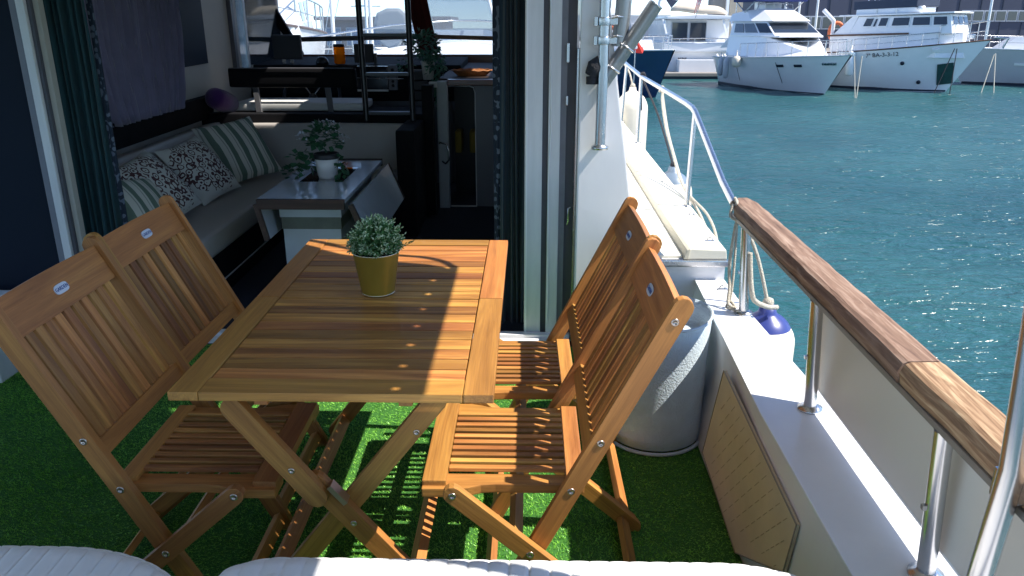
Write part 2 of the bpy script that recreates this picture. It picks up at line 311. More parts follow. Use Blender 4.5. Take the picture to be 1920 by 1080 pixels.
# artificial grass
def turf(n=230000, x0=-2.7, x1=.62, y0=1.15, y1=3.49):
    x = rng.uniform(x0, x1, n); y = rng.uniform(y0, y1, n); a = rng.uniform(0, 2 * np.pi, n); wd = rng.uniform(.0008, .0016, n); h = rng.uniform(.007, .014, n) * (.78 + .22 * np.sin(x * 5.1 + 1.3 * np.sin(y * 3.7)) * np.sin(y * 6.3 + x * 2.2))
    lx = rng.normal(0, .006, n); ly = rng.normal(-.003, .005, n) + .004 * np.sin(x * 3 + y * 4)
    co = np.zeros((n, 3, 3)); co[:, 0, 0] = x - np.cos(a) * wd; co[:, 0, 1] = y - np.sin(a) * wd; co[:, 1, 0] = x + np.cos(a) * wd; co[:, 1, 1] = y + np.sin(a) * wd
    co[:, 2, 0] = x + lx; co[:, 2, 1] = y + ly; co[:, 2, 2] = h; co[:, :2, 2] = .001
    me = bpy.data.meshes.new('artificial_grass'); me.vertices.add(3 * n); me.vertices.foreach_set('co', co.ravel())
    me.loops.add(3 * n); me.loops.foreach_set('vertex_index', np.arange(3 * n, dtype=np.int32)); me.polygons.add(n)
    me.polygons.foreach_set('loop_start', np.arange(0, 3 * n, 3, dtype=np.int32)); me.polygons.foreach_set('loop_total', np.full(n, 3, dtype=np.int32)); me.update(); me.validate()
    me.materials.append(TURF); o = bpy.data.objects.new('artificial_grass', me); link(o); tag(o, 'bright green artificial grass covering the cockpit floor', 'artificial grass', kind='stuff')
turf()
# bulwark (starboard) with its cap
bw = MB()
bw.add([(.625, -.6, -.02), (.625, 3.15, -.02), (.70, 3.15, .45), (.657, 2.0, .45), (.657, -.6, .45), (.875, -.6, .45), (.875, 2.0, .45), (.81, 3.15, .45), (.87, -.6, -1.6), (.84, 3.15, -1.6), (.63, 2.0, -.02)],
       [(0, 4, 3, 10), (10, 3, 2, 1), (4, 5, 6, 3), (3, 6, 7, 2), (5, 8, 9, 7, 6)])
struct(bw.build('bulwark', GEL))
struct(MB().prism([(.648, -.6, .4515), (.885, -.6, .4515), (.885, 2.05, .4515), (.812, 2.35, .4515), (.812, 3.149, .4515), (.690, 3.149, .4515), (.648, 2.0, .4515)], (0, 0, .0115)).build('bulwark_cap', GEL, bevel=.004))
# side deck
dk = MB()
dk.prism([(.45, 3.15, 0), (.45, 3.15, .55), (.81, 3.15, .55), (.84, 3.15, -1.6), (.60, 3.15, -1.6), (.60, 3.15, 0)], (0, 10.5, .0)); struct(dk.build('side_deck_base', GEL_WORN))
for y0_, y1_ in ((3.16, 3.62), (3.626, 4.62), (4.626, 5.9), (5.906, 7.4), (7.406, 9.5)):
    struct(MB().box(.456, .635, y0_, y1_, .551, .562).build('deck_panel', CREAM, bevel=.003))
struct(MB().prism([(.638, 3.145, .551), (.65, 3.145, .588), (.672, 3.145, .594), (.70, 3.145, .592), (.81, 3.145, .588), (.815, 3.145, .551)], (0, 9.5, 0)).build('toe_rail', CREAM, bevel=.004))
struct(MB().prism([(.636, 3.14, .552), (.649, 3.14, .590), (.662, 3.14, .595), (.656, 3.14, .552)], (0, 9.5, 0)).build('toe_rail_ridge', CREAM_RIDGE, bevel=.002))
t = MB(); t.box(.44, .822, 3.128, 3.1495, .522, .55); tag(t.build('deck_edge_trim', STEEL, bevel=.006), 'flat metal trim along the aft edge of the raised side deck', 'trim')
# foredeck seen beyond the windscreen, and cabin shell
struct(MB().prism([(-2.9, 8.45, .78), (.81, 8.45, .78), (.60, 11, .86), (-.1, 13, .94), (-1.05, 14, .97), (-2.0, 13, .94), (-2.7, 11, .86)], (0, 0, -.3)).build('foredeck', GEL_WORN))
# outer hull of the boat forward (for other viewpoints)
hv = MB(); hv.add([(.84, 8.45, -1.6), (.81, 8.45, .78), (.6, 11, .86), (.5, 11, -1.5), (-1.05, 14, .97), (-1.05, 13.3, -1.3)], [(0, 3, 2, 1), (3, 5, 4, 2)]); struct(hv.build('bow_side', GEL))
def wallbox(name, *a, m=INTWHITE): return struct(MB().box(*a).build(name, m))
# wing of the cabin side, aft face, with tumblehome edge
struct(MB().prism([(.214, 3.50, 0), (.452, 3.50, 0), (.478, 3.50, .56), (.36, 3.50, 1.33), (.30, 3.50, 1.75), (.27, 3.50, 2.04), (.214, 3.50, 2.04)], (0, .12, .0)).build('cabin_wing_wall', GEL, bevel=.008))
struct(MB().prism([(.478, 3.62, .56), (.36, 3.62, 1.33), (.33, 3.62, 1.33), (.44, 3.62, .56)], (0, 4.7, 0)).build('cabin_side_wall', GEL))
struct(MB().prism([(.452, 3.62, -.02), (.478, 3.62, .56), (.44, 3.62, .56), (.41, 3.62, -.02)], (0, 4.7, 0)).build('cabin_lower_wall', GEL))
for (a, b_) in ((3.62, 4.3), (8.0, 8.32)):
    struct(MB().prism([(.36, a, 1.33), (.27, a, 2.04), (.235, a, 2.04), (.33, a, 1.33)], (0, b_ - a, 0)).build('cabin_window_post', GEL))
struct(MB().prism([(.36, 4.3, 1.33), (.304, 4.3, 1.78), (.27, 4.3, 1.78), (.33, 4.3, 1.33)], (0, 3.7, 0)).build('cabin_window_wall', GEL))
for (a, b_) in ((4.3, 6.35), (6.85, 8.0)): struct(MB().prism([(.304, a, 1.782), (.27, a, 2.04), (.235, a, 2.04), (.27, a, 1.782)], (0, b_ - a, 0)).build('cabin_window_wall', GEL))
# cabin roof with hatch over the ladder (x -1.25..-.82, y 5.75..6.35)
rf = MB(); Z0, Z1 = 2.04, 2.12
rf.box(-2.62, -1.27, 2.60, 8.0, Z0, Z1); rf.box(-1.268, -.78, 2.60, 5.7, Z0, Z1); rf.box(-1.268, -.78, 6.36, 8.0, Z0, Z1); rf.box(-.778, .30, 2.60, 8.0, Z0, Z1); rf.box(-3.0, -2.622, 2.60, 8.0, Z0, Z1); struct(rf.build('cabin_roof', GEL))
wallbox('saloon_floor', -2.62, .41, 3.5, 8.2, -.06, .004, m=NAVYFLOOR)
# port wall of the saloon
pw = MB(); PX = -2.45
pw.box(PX - .05, PX, 3.62, 6.86, 0, 1.02); pw.box(PX - .05, PX, 3.62, 4.5, 1.02, 2.04); pw.box(PX - .05, PX, 5.56, 6.86, 1.02, 2.04)
struct(pw.build('port_saloon_wall', INTWHITE)); wallbox('port_lower_wall', PX - .05, PX, 6.86, 8.2, 0, .98)
wallbox('port_deck', -2.95, PX - .05, 5.2, 9.5, .3, .55, m=GEL)
# dark pane in the port wall
g = MB(); g.prism([(PX + .001, 5.74, 1.12), (PX + .001, 6.26, 1.12), (PX + .001, 6.26, 1.98), (PX + .001, 5.98, 1.98)], (.008, 0, 0)); tag(g.build('side_window', NAVYWALL), 'dark blinded window in the cream port wall, slanted aft edge', 'window')
w_ = thing('window_pillar', 'upright cream and dark frame post at the forward end of the port wall', 'post', (PX, 6.86, .98)); 
MB().box(-.02, .03, 0, .07, 0, 1.06).build('frame', INTWHITE, w_); MB().box(-.01, .035, -.06, 0, 0, 1.06).build('channel', ALUDARK, w_)
w_ = thing('quarter_window', 'triangular front side window with white frame beside the windscreen', 'window', (PX, 7.0, .98))
MB().box(-.012, .012, .17, .21, 0, 1.06).build('frame', ALU, w_); MB().box(-.02, .02, .22, 1.2, -.02, .06).build('sill', INTWHITE, w_)
MB().box(-.004, .004, .22, 1.2, .061, 1.05).build('pane', glass('dark_pane', (.10, .13, .17), .03), w_)
MB().box(-.004, .004, -.02, .168, 0, 1.05).build('pane', WGLASS, w_)
# port cockpit side: fixed panel, jamb, coaming block
tag(MB().box(-2.75, -2.228, 3.60, 3.63, .05, 2.04).build('fixed_door_panel', NAVYWALL), 'dark navy fixed glass panel left of the cabin opening', 'glass panel')
struct(MB().prism([(-2.9, 3.06, 0), (-2.255, 3.06, 0), (-2.255, 3.06, .27), (-2.9, 3.06, .27)], (0, .44, 0)).build('coaming_block', GEL_WORN, bevel=.008))
j = thing('door_frame', 'ribbed aluminium sliding door frame standing left of the teal curtain', 'door frame', (-2.19, 3.58, 0))
MB().box(-.036, -.004, 0, .06, .02, 2.04).build('outer_profile', ALUGREY, j, bevel=.003); MB().box(-.002, .034, -.008, .06, .02, 2.04).build('inner_profile', ALU, j, bevel=.003)
MB().box(.036, .05, .01, .06, .02, 2.04).build('gasket', ALUDARK, j); MB().box(.052, .075, .03, .07, .02, 2.04).build('liner', INTWHITE, j)
j = thing('sliding_door_stack', 'two tall worn aluminium door profiles stacked beside the white cabin wing', 'door frame', (0, 3.58, 0))
MB().box(-.018, .060, -.004, .04, .02, 2.04).build('door_stile', ALU, j, bevel=.004)
MB().box(-.012, -.006, -.009, -.003, .02, 2.04).build('bead', EDGEWHITE, j)
MB().box(.060, .086, .015, .04, .02, 2.04).build('channel', ALUDARK, j)
MB().box(.086, .138, -.010, .04, .02, 2.04).build('door_stile', ALU, j, bevel=.004)
q = MB(); zz = np.linspace(.1, 2.0, 60); q.tube([(.092 + .0025 * math.sin(7 * z) + (.006 * math.exp(-((z - 1.05) / .12) ** 2)), -.013, z) for z in zz], .0025, 5); q.build('loose_sealant', EDGEWHITE, j)
MB().box(.138, .165, .0, .04, .02, 2.04).build('track', ALUGREY, j)
MB().box(.165, .205, .02, .05, .02, 2.04).build('channel', mat('slate_channel', (.10, .10, .125), .5, var=.1), j)
MB().box(.203, .2125, -.06, .02, .02, 1.36).build('bead', STEEL, j, bevel=.002)
MB().box(.160, .172, -.02, .0, 1.30, 1.38).build('latch', STEEL, j, bevel=.002); MB().box(.160, .170, -.02, .0, 1.12, 1.16).build('latch', STEEL, j, bevel=.002)
MB().tube([(.178, -.005, .58), (.182, -.02, .60), (.182, -.02, .66), (.192, -.02, .665)], .004, 6).build('hook', STEEL, j)
t = thing('door_sill', 'pale aluminium door sill with two tracks across the cabin threshold', 'sill', (-1.1, 3.5, 0))
MB().box(-1.1, 1.3, 0, .035, -.005, .03).build('tread', ALU, t, bevel=.003); MB().box(-1.1, 1.3, .037, .075, -.005, .045).build('track', GEL_WORN, t, bevel=.003); MB().box(-1.1, 1.3, .077, .12, -.005, .03).build('track', ALU, t, bevel=.003)

# beige speaker-cloth panel on the bulwark
def inner(y, z): return (.625 + (.657 - .625) * (z / .45) - .0015, y, z)
pp = [inner(*p) for p in [(2.39, .405), (1.615, .37), (1.63, .22), (1.97, -.0 + .015), (2.47, .05)]]
P = thing('locker_panel', 'five-sided beige cloth panel screwed to the inner face of the bulwark', 'panel', (.64, 2.0, 0))
off = Vector((.64, 2.0, 0)); MB().prism([Vector(p) - off for p in pp], (-.010, 0, 0)).build('cloth_board', BEIGE, P, bevel=.003)
MB().tube([Vector(p) - off + Vector((-.010, 0, 0)) for p in pp], .0022, 6, closed=True).build('edging', mat('panel_edging', (.30, .26, .19), .7), P)
gl = MB()
for k in range(16):
    yy = 1.68 + k * .062
    ends = [(yy + .11, yy - .12)]
    a_ = (yy, .20); lo = max(.035 if yy > 1.98 else .035 + (1.98 - yy) * .52, 0); hi = .352 + (yy - 1.63) * .045
    for q_ in range(7):
        z0_ = lo + (hi - lo) * q_ / 7; z1_ = z0_ + (hi - lo) / 11
        y0_ = yy - (z0_ - .2) * .9; y1_ = yy - (z1_ - .2) * .9
        if not (1.66 < y1_ and y0_ < 2.36): continue
        f0 = (.032 / .45) * z0_ - .0271; f1 = (.032 / .45) * z1_ - .0271
        gl.hexa([(f0, y0_ - 2.0, z0_), (f0, y0_ - 1.997, z0_), (f0 + .006, y0_ - 1.997, z0_), (f0 + .006, y0_ - 2.0, z0_), (f1, y1_ - 2.0, z1_), (f1, y1_ - 1.997, z1_), (f1 + .006, y1_ - 1.997, z1_), (f1 + .006, y1_ - 2.0, z1_)])
gl.build('seam_lines', mat('seam_thread', (.36, .29, .19), .9), P)

# dodger panel
dp = []
for i in range(9): a = math.pi / 2 * i / 8; dp.append((.818, 1.07 + .09 - .09 * math.sin(a), .71 + .09 * math.cos(a) - .004))
pts = [(.818, 2.10, .796)] + dp + [(.818, 1.07, .515), (.818, 2.045, .512)]
tag(MB().prism(pts, (.014, 0, 0)).build('dodger_board', DODGER), 'cream dodger board filling the space under the wooden handrail', 'side panel')
do = bpy.data.objects['dodger_board']; c_ = MB().tube([(.825, p[1], p[2]) for p in pts], .0085, 6, closed=True).build('edging', EDGEWHITE, do)

# ------------------------------------------------------------------ rails
hr = thing('wooden_handrail', 'weathered brown teak handrail running along the starboard gunwale', 'handrail', (.806, 2.0, .80))
def railsec(y0, y1, m, nm, dx=0):
    prof = [(-.044, .0), (-.049, .026), (-.040, .043), (-.030, .048), (.030, .049), (.041, .043), (.047, .026), (.045, .0)]
    n = 22; mb = MB(); rings = []
    for i in range(n + 1):
        y = y0 + (y1 - y0) * i / n; s_ = 1
        e = (y1 - y) / .04
        if e < 1 and nm == 'forward_length': s_ = .55 + .45 * math.sqrt(max(0, 1 - (1 - e) ** 2))
        j_ = .0014 * math.sin(y * 43) + .001 * math.sin(y * 117)
        rings.append([(dx + px_ * s_ + j_, y, pz_) for px_, pz_ in prof])
    k = len(prof); vs = [p for r_ in rings for p in r_]; fs = []
    for i in range(n):
        for a in range(k): fs.append((i * k + a, i * k + (a + 1) % k, (i + 1) * k + (a + 1) % k, (i + 1) * k + a))
    fs += [tuple(range(k)), tuple(range((n + 1) * k - 1, n * k - 1, -1))]
    mb.add(vs, fs); o = mb.build(nm, m, hr); return o
# grain must run along y: rotate texture by building along y with a swapped-axis material
def weather_y(name, light=1.0):
    m = wood(name, (.09 * light, .052 * light, .034 * light), (.24 * light, .155 * light, .10 * light), (.40 * light, .30 * light, .22 * light), rough=.85, tone=.02, gs=2.3, contrast=1.25, coat=0)
    for n in m.node_tree.nodes:
        if n.type == 'MAPPING': s_ = n.inputs['Scale'].default_value; n.inputs['Scale'].default_value = (s_[1], s_[0], s_[2])
    return m
WY = weather_y('weathered_teak_long'); WY2 = wood('bare_teak_long', (.12, .05, .025), (.34, .20, .115), (.56, .40, .25), rough=.85, tone=.02, gs=3.0, contrast=1.3, coat=0)
for n in WY2.node_tree.nodes:
    if n.type == 'MAPPING': s_ = n.inputs['Scale'].default_value; n.inputs['Scale'].default_value = (s_[1], s_[0], s_[2])
railsec(-.50, .97, WY, 'forward_length'); railsec(-2.6, -.504, WY2, 'aft_length', dx=.002)
MB().box(-.047, .040, -2.6, .93, -.015, -.001).build('rail_track', mat('dull_metal', (.26, .24, .22), .5, metal=.5, var=.2), hr, bevel=.003)
MB().tube([(-.02, -.8, .045), (.045, -.8, .052)], .002, 5).build('joint_wire', STEEL, hr)
st = MB().tube([(0, 0, .0), (0, 0, .325)], .0175, 14).lathe([(.0, .0), (.034, .0), (.034, .006), (.02, .012), (.0175, .014)]).mesh('stanchion'); st.materials.append(STEEL)
for i, (y_, l_) in enumerate(((2.76, 'polished handrail stanchion at the forward end, beside the blue topped fender'), (2.02, 'polished handrail stanchion at the forward edge of the cream dodger board'), (1.325, 'polished handrail stanchion standing against the middle of the dodger board'), (.45, 'polished handrail stanchion just outside the near edge of the picture'))):
    o = bpy.data.objects.new('stanchion', st); link(o); o.location = (.793, y_, .4635); o.rotation_euler = (0, R(-3.6), 0); tag(o, l_, 'stanchion', 'stanchions under the wooden handrail')
    q = MB(); q.obox((-.02, 0, .16), (.008, .010, .010)); q.build('screw', STEEL, o)
# bow railing
br = thing('bow_railing', 'stainless tube guard rail running forward along the side deck', 'guard rail', (.79, 3.8, .59))
o_ = Vector((.79, 3.8, .59))
def smooth_path(pts, n=8):
    P_ = [Vector(p) for p in pts]; out = []
    for i in range(len(P_) - 1):
        p0 = P_[max(i - 1, 0)]; p1 = P_[i]; p2 = P_[i + 1]; p3 = P_[min(i + 2, len(P_) - 1)]
        for k in range(n):
            t_ = k / n; out.append(.5 * ((2 * p1) + (-p0 + p2) * t_ + (2 * p0 - 5 * p1 + 4 * p2 - p3) * t_ ** 2 + (-p0 + 3 * p1 - 3 * p2 + p3) * t_ ** 3))
    out.append(P_[-1]); return out
tr = [(.765, 2.93, .835), (.772, 3.15, .868), (.79, 3.72, 1.005), (.800, 3.92, 1.045), (.805, 4.02, 1.055), (.808, 4.2, 1.058), (.80, 4.9, 1.06), (.79, 5.77, 1.06), (.82, 7.0, 1.065), (.875, 8.3, 1.07), (.70, 10.5, 1.15), (.0, 12.8, 1.25), (-.8, 13.9, 1.3), (-1.3, 13.9, 1.3), (-2.1, 12.8, 1.25), (-2.8, 10.5, 1.15)]
MB().tube([Vector(p) - o_ for p in tr], .0145, 10).build('top_rail', STEEL, br)
for (x_, y_, zt, xb, yb) in ((.800, 3.93, 1.045, .785, 3.90), (.793, 5.85, 1.06, .785, 5.85), (.815, 6.95, 1.06, .79, 6.95), (.85, 7.9, 1.065, .79, 7.9), (.86, 8.2, 1.07, .80, 7.5), (.76, 9.8, 1.13, .74, 9.8), (.35, 11.7, 1.2, .33, 11.7), (-.3, 13.3, 1.27, -.32, 13.2), (-1.75, 13.3, 1.27, -1.73, 13.2), (-2.5, 11.7, 1.2, -2.48, 11.7)):
    zb = .588 if y_ < 8.4 else (.82 if y_ < 10 else .9)
    m_ = MB().tube([Vector((xb, yb, zb)) - o_, Vector((x_, y_, zt)) - o_], .0125, 8); m_.lathe([(0, 0), (.028, 0), (.028, .005), (.014, .010)], Vector((xb, yb, zb)) - o_, 14); m_.build('stanchion', STEEL, br)
# little deck fittings
for i, (x_, y_, l_) in enumerate(((.77, 3.28, 'small pad eye nearest the aft corner of the side deck'), (.775, 3.72, 'small pad eye on the deck edge beside the tall rail post'), (.775, 4.5, 'small pad eye midway along the side deck edge'), (.78, 5.05, 'small pad eye furthest forward on the side deck edge'))):
    q = MB(); q.box(-.02, .02, -.008, .008, 0, .004); q.tube([(-.012, 0, .003), (-.008, 0, .014), (0, 0, .018), (.008, 0, .014), (.012, 0, .003)], .003, 6); o = q.build('pad_eye', STEEL, None, loc=(x_, y_, .5885)); tag(o, l_, 'deck fitting', 'pad eyes on the side deck')
q = MB(); q.box(-.02, .02, -.008, .008, 0, .004); q.tube([(-.012, 0, .003), (-.008, 0, .014), (0, 0, .018), (.008, 0, .014), (.012, 0, .003)], .003, 6); o = q.build('pad_eye', STEEL, None, loc=(.775, 3.02, .4635)); tag(o, 'small pad eye on the bulwark cap below the end of the side deck', 'deck fitting')

# slanted stainless pole by the handrail (canopy support)
pl = thing('canopy_strut', 'slanted polished tube in the foreground clamped to the wooden handrail', 'pole', (.735, 1.09, .49))
MB().tube([(-.005, 0, -.025), (0, -.025, .38), (.02, .04, .70), (.03, .10, 1.45)], .019, 16).build('tube', STEEL, pl)
q = MB(); q.obox((.012, -.018, .345), (.05, .034, .05)); q.tube([(.0, -.02, .36), (.035, .03, .375)], .014, 10); q.build('clamp', STEEL, pl, bevel=.004)
# stanchion-mounted canopy pole on the cabin wing
pl = thing('canopy_post', 'upright polished post bolted to the white cabin wing, clamps near the top', 'pole', (.305, 3.45, .955))
MB().tube([(0, 0, 0), (0.002, 0, .3), (.0, 0, 1.05)], .0225, 16).build('tube', STEEL, pl)
MB().lathe([(0, -.006), (.036, -.006), (.036, .006), (.0225, .014)], n=20).obox((0, .026, .005), (.03, .05, .02)).build('flange', STEEL, pl)
for z_ in (.515, .44):
    q = MB(); q.tube([(0, 0, z_ - .016), (0, 0, z_ + .016)], .029, 14); q.obox((-.034, 0, z_), (.014, .034, .036)); q.obox((.04, 0, z_), (.03, .02, .026)); q.tube([(.03, -.02, z_ + .012), (.05, -.03, z_ + .02), (.075, -.01, z_ + .016)], .004, 6); q.build('clamp', STEEL, pl, bevel=.002)
tb = thing('stowed_tube', 'thick open ended grey tube leaning up beside the cabin wing post', 'tube', (.36, 3.48, 1.30))
q = MB(); d_ = Vector((.155, .0, .235)); e0 = Vector((-.055, .0, -.085)); q.tube([e0, d_], .031, 20, caps=False); q.tube([e0 + Vector((.001, 0, .001)), d_ * .999], .026, 20, caps=False)
dn = d_.normalized(); u_ = dn.orthogonal().normalized(); s2_ = dn.cross(u_)
q.build('barrel', mat('satin_tube', (.30, .31, .31), .32, metal=.7, var=.1), tb); MB().tube([d_ + (u_ * math.cos(a) + s2_ * math.sin(a)) * .0285 for a in np.linspace(0, 2 * math.pi, 21)[:-1]], .004, 6, closed=True).build('rim', STEEL, tb)
q = MB(); 
for t_ in (-.02, .08): c0 = dn * t_; q.tube([c0 + (u_ * math.cos(a) + s2_ * math.sin(a)) * .034 for a in np.linspace(0, 2 * math.pi, 17)[:-1]], .005, 6, closed=True)
q.build('strap', STEEL, tb)
o = MB().tube([(.375, 3.50, 1.37), (.385, 3.50, 1.50), (.40, 3.50, 1.9)], .033, 18).build('canopy_tube', bpy.data.materials['satin_tube']); tag(o, 'thick grey tube rising out of the picture behind the open ended tube', 'tube')
o = MB().tube([(.26, 3.465, 1.255), (.275, 3.46, 1.29), (.30, 3.47, 1.31)], [.028, .036, .03], 12).tube([(.262, 3.46, 1.22), (.262, 3.46, 1.25)], .024, 10).build('wrapped_bracket', ROPED); tag(o, 'black wrapped bracket at the foot of the grey tube against the white wall', 'bracket')

# canopy over the cockpit (above the picture): it shades the port side
cn = thing('sun_canopy', 'pale grey canvas sun canopy stretched over the cockpit, out of view overhead', 'canopy', (-.8, 1.2, 1.95))
XE = -.235 + .76 * 1.21      # starboard edge
def cz(x): return 0
def seg_canvas():
    # canvas polygon with a rounded, swept forward starboard corner and eyelets along the edge
    outl = [(-2.1, -2.0), (XE + .8 - 0, -2.0)]
    out = [(-3.0, -2.1), (XE + .8, -2.1), (XE + .8, 1.02), (XE + .79, 1.07), (XE + .765, 1.105), (XE + .71, 1.128), (XE + .62, 1.15), (XE + .40, 1.24), (XE + .1, 1.45), (-.15, 1.85), (-.6, 2.12), (-1.2, 2.22), (-3.0, 2.24)]
    bm = bmesh.new(); vs_ = [bm.verts.new((x, y, 0)) for x, y in out]; ed = [bm.edges.new((vs_[i], vs_[(i + 1) % len(vs_)])) for i in range(len(vs_))]
    for k in range(24):
        yc = -1.75 + k * .1235; xc = XE + .8 - .052
        if yc > 1.03: break
        c = [bm.verts.new((xc + .0078 * math.cos(a), yc + .0066 * math.sin(a), 0)) for a in np.linspace(0, 2 * math.pi, 9)[:-1]]
        ed += [bm.edges.new((c[i], c[(i + 1) % 8])) for i in range(8)]
    bmesh.ops.triangle_fill(bm, use_beauty=True, edges=ed); me = bpy.data.meshes.new('canvas')
    g_ = bmesh.ops.extrude_face_region(bm, geom=bm.faces[:]); 
    for v_ in [e for e in g_['geom'] if isinstance(e, bmesh.types.BMVert)]: v_.co.z += .0015
    bmesh.ops.recalc_face_normals(bm, faces=bm.faces[:]); bm.to_mesh(me); bm.free(); me.materials.append(CANV); o = bpy.data.objects.new('canvas', me); link(o, cn)
seg_canvas()
tp = smooth_path([(XE + .8, -2.1, 0), (XE + .8, .2, 0), (XE + .8, 1.0, 0), (XE + .785, 1.12, 0), (XE + .70, 1.20, 0), (XE + .5, 1.26, 0), (XE + .1, 1.47, 0), (-.15, 1.88, 0), (-.6, 2.15, 0), (-1.2, 2.25, 0), (-3.0, 2.26, 0)], 8)
MB().tube(tp, .0125, 10).build('frame_tube', STEEL, cn)

# ------------------------------------------------------------------ chairs
def make_chair():
    c = bpy.data.objects.new('folding_chair', None); link(c)
    H = .452
    # seat frame
    board('front_rail', c, (-.168, -.205, H - .012), (-.168, .205, H - .012), .058, .026, (0, 0, 1), TEAK, bev=.004)
    board('rear_rail', c, (.172, -.186, H - .014), (.172, .186, H - .014), .046, .026, (0, 0, 1), TEAK, bev=.004)
    for s in (-1, 1):
        prof = [(-.197, .150), (.195, .150), (.195, .196), (-.02, .196), (-.055, .200), (-.085, .212), (-.11, .218), (-.197, .218)]
        pr = MB().prism([(x, y * s, H - .0375) for x, y in prof], (0, 0, .024)); o = pr.build('side_rail', TEAK, c, bevel=.003)
    n = 10
    for i in range(n):
        y = -.153 + .306 * (i + .5) / n
        board('seat_slat', c, (-.137, y, H - .006), (.15, y, H - .006), .0175, .011, (0, 0, 1), TEAK_SLAT)
    for x_ in (-.134, ): pass
    # back
    dirb = Vector((.5, 0, 1)).normalized()
    P0 = lambda z: Vector((.16 + .5 * (z - .452), 0, z))
    nb = Vector((1, 0, -.5)).normalized()
    for s in (-1, 1):
        y = s * .233
        a = P0(.0); b = P0(.935)
        board('stile', c, a + Vector((0, y, 0)), b + Vector((0, y, 0)), .046, .022, (0, 1, 0), TEAK, rounded=True)
        f0 = Vector((-.135, s * .258, .468)); f1 = Vector((.395, s * .258, .0))
        board('front_leg', c, f0, f1, .044, .022, (0, 1, 0), TEAK, rounded=True)
        for (px_, pz_) in ((.375, .882), (.225, .581), (.16, .452)):
            q = MB(); q.lathe([(0, .0), (.0045, .0), (.0045, -.0015), (.0085, -.0015), (.0095, .0), (.0095, .006)], n=12, M=Matrix.Translation((px_, s * .2445, pz_)) @ Matrix.Rotation(R(90 * s), 4, 'X') @ Matrix.Translation((0, 0, 0)))
            q.v = [(a_[0], a_[1], a_[2]) for a_ in q.v]; q.build('bolt', BRONZE, c)
        for (px_, pz_) in ((-.118, .452), (.065, .291)):
            q = MB(); q.lathe([(0, .0), (.0045, .0), (.0045, -.0015), (.0085, -.0015), (.0095, .0), (.0095, .006)], n=12, M=Matrix.Translation((px_, s * .2695, pz_)) @ Matrix.Rotation(R(90 * s), 4, 'X')); q.build('bolt', BRONZE, c)
    trz = .862; brz = .545
    # top rail, slightly crowned
    tc0 = P0(trz); ax = Vector((0, 1, 0)); m_ = MB()
    pts = []
    for i in range(13):
        y = -.221 + .442 * i / 12; h = .055 + .004 * math.cos(y / .221 * math.pi / 2); pts.append((y, h))
    for i in range(12, -1, -1): pts.append((-.221 + .442 * i / 12, -.045))
    m_.prism([(y, h, -.0105) for y, h in pts], (0, 0, .021))
    M = Matrix((ax, dirb, ax.cross(dirb))).transposed().to_4x4(); M.translation = tc0
    me = m_.mesh('top_rail', .003); me.materials.append(TEAK); tr_ = shared('top_rail', me, c, M)
    # name plate on the side that faces the table
    q = MB(); pl_ = [(.026 * math.cos(a) * (1 if abs(math.cos(a)) > .0 else 1), .0105 * math.sin(a)) for a in np.linspace(0, 2 * math.pi, 25)[:-1]]
    def sq(a): return (.029 * math.copysign(abs(math.cos(a)) ** .55, math.cos(a)), 0.0125 * math.copysign(abs(math.sin(a)) ** .7, math.sin(a)))
    nrm = (ax.cross(dirb)); side = -1 if nrm.x > 0 else 1
    q.prism([(*sq(a), 0) for a in np.linspace(0, 2 * math.pi, 25)[:-1]], (0, 0, .002))
    Mp = Matrix((-ax * side * -1, dirb, (-ax * side * -1).cross(dirb))).transposed().to_4x4()
    # ensure plate normal faces -x (towards the table)
    xa = -ax; na = xa.cross(dirb)
    if na.x > 0: xa = ax; na = xa.cross(dirb)
    Mp = Matrix((xa, dirb, na)).transposed().to_4x4(); Mp.translation = tc0 + Vector((0, 0.0, 0)) + na * .0112 + dirb * .004
    me = q.mesh('name_plate'); me.materials.append(PLATE); pt = shared('name_plate', me, c, Mp)
    fc = bpy.data.curves.new('plate_text', 'FONT'); fc.body = 'GARDEN'; fc.size = .0135; fc.align_x = 'CENTER'; fc.align_y = 'CENTER'; fc.extrude = .0003; fc.resolution_u = 2
    tmp = bpy.data.objects.new('plate_text', fc); COL.objects.link(tmp); bpy.context.view_layer.update(); dg = bpy.context.evaluated_depsgraph_get()
    tm = bpy.data.meshes.new_from_object(tmp.evaluated_get(dg)); bpy.data.objects.remove(tmp); tm.materials.clear(); tm.materials.append(PLATEBLUE)
    shared('lettering', tm, pt, Matrix.Translation((0, 0, .0026)))
    board('bottom_rail', c, P0(brz) + Vector((0, -.221, 0)), P0(brz) + Vector((0, .221, 0)), .042, .021, nb, TEAK)
    n = 10
    for i in range(n):
        y = -.200 + .400 * (i + .5) / n
        board('back_slat', c, P0(brz + .018) + Vector((0, y, 0)), P0(trz - .038) + Vector((0, y, 0)), .0285, .011, nb, TEAK_SLAT)
    board('foot_bar', c, P0(.045) + Vector((0, -.221, 0)), P0(.045) + Vector((0, .221, 0)), .036, .02, nb, TEAK)
    board('foot_bar', c, (.350, -.246, .040), (.350, .246, .040), .038, .02, (1, 0, .883), TEAK)
    board('under_bar', c, (.03, -.246, .322), (.03, .246, .322), .03, .02, (1, 0, .883), TEAK)
    return c
ch0 = make_chair()
GR = 'folding chairs around the table'
cl = [((-.055, 1.862, 0), 0.0, 'near right folding chair, facing the table, with the blue basket behind it'),
      ((-.050, 2.350, 0), 0.012, 'far right folding chair, tucked between the nearer chair and the white cabin wing'),
      ((-.800, 1.848, 0), math.pi + .004, 'near left folding chair whose backrest fills the left edge, oval plate lit pale'),
      ((-.815, 2.345, 0), math.pi - .010, 'far left folding chair, its backrest in front of the saloon sofa')]
chairs = [ch0] + [copy_tree(ch0) for _ in range(3)]
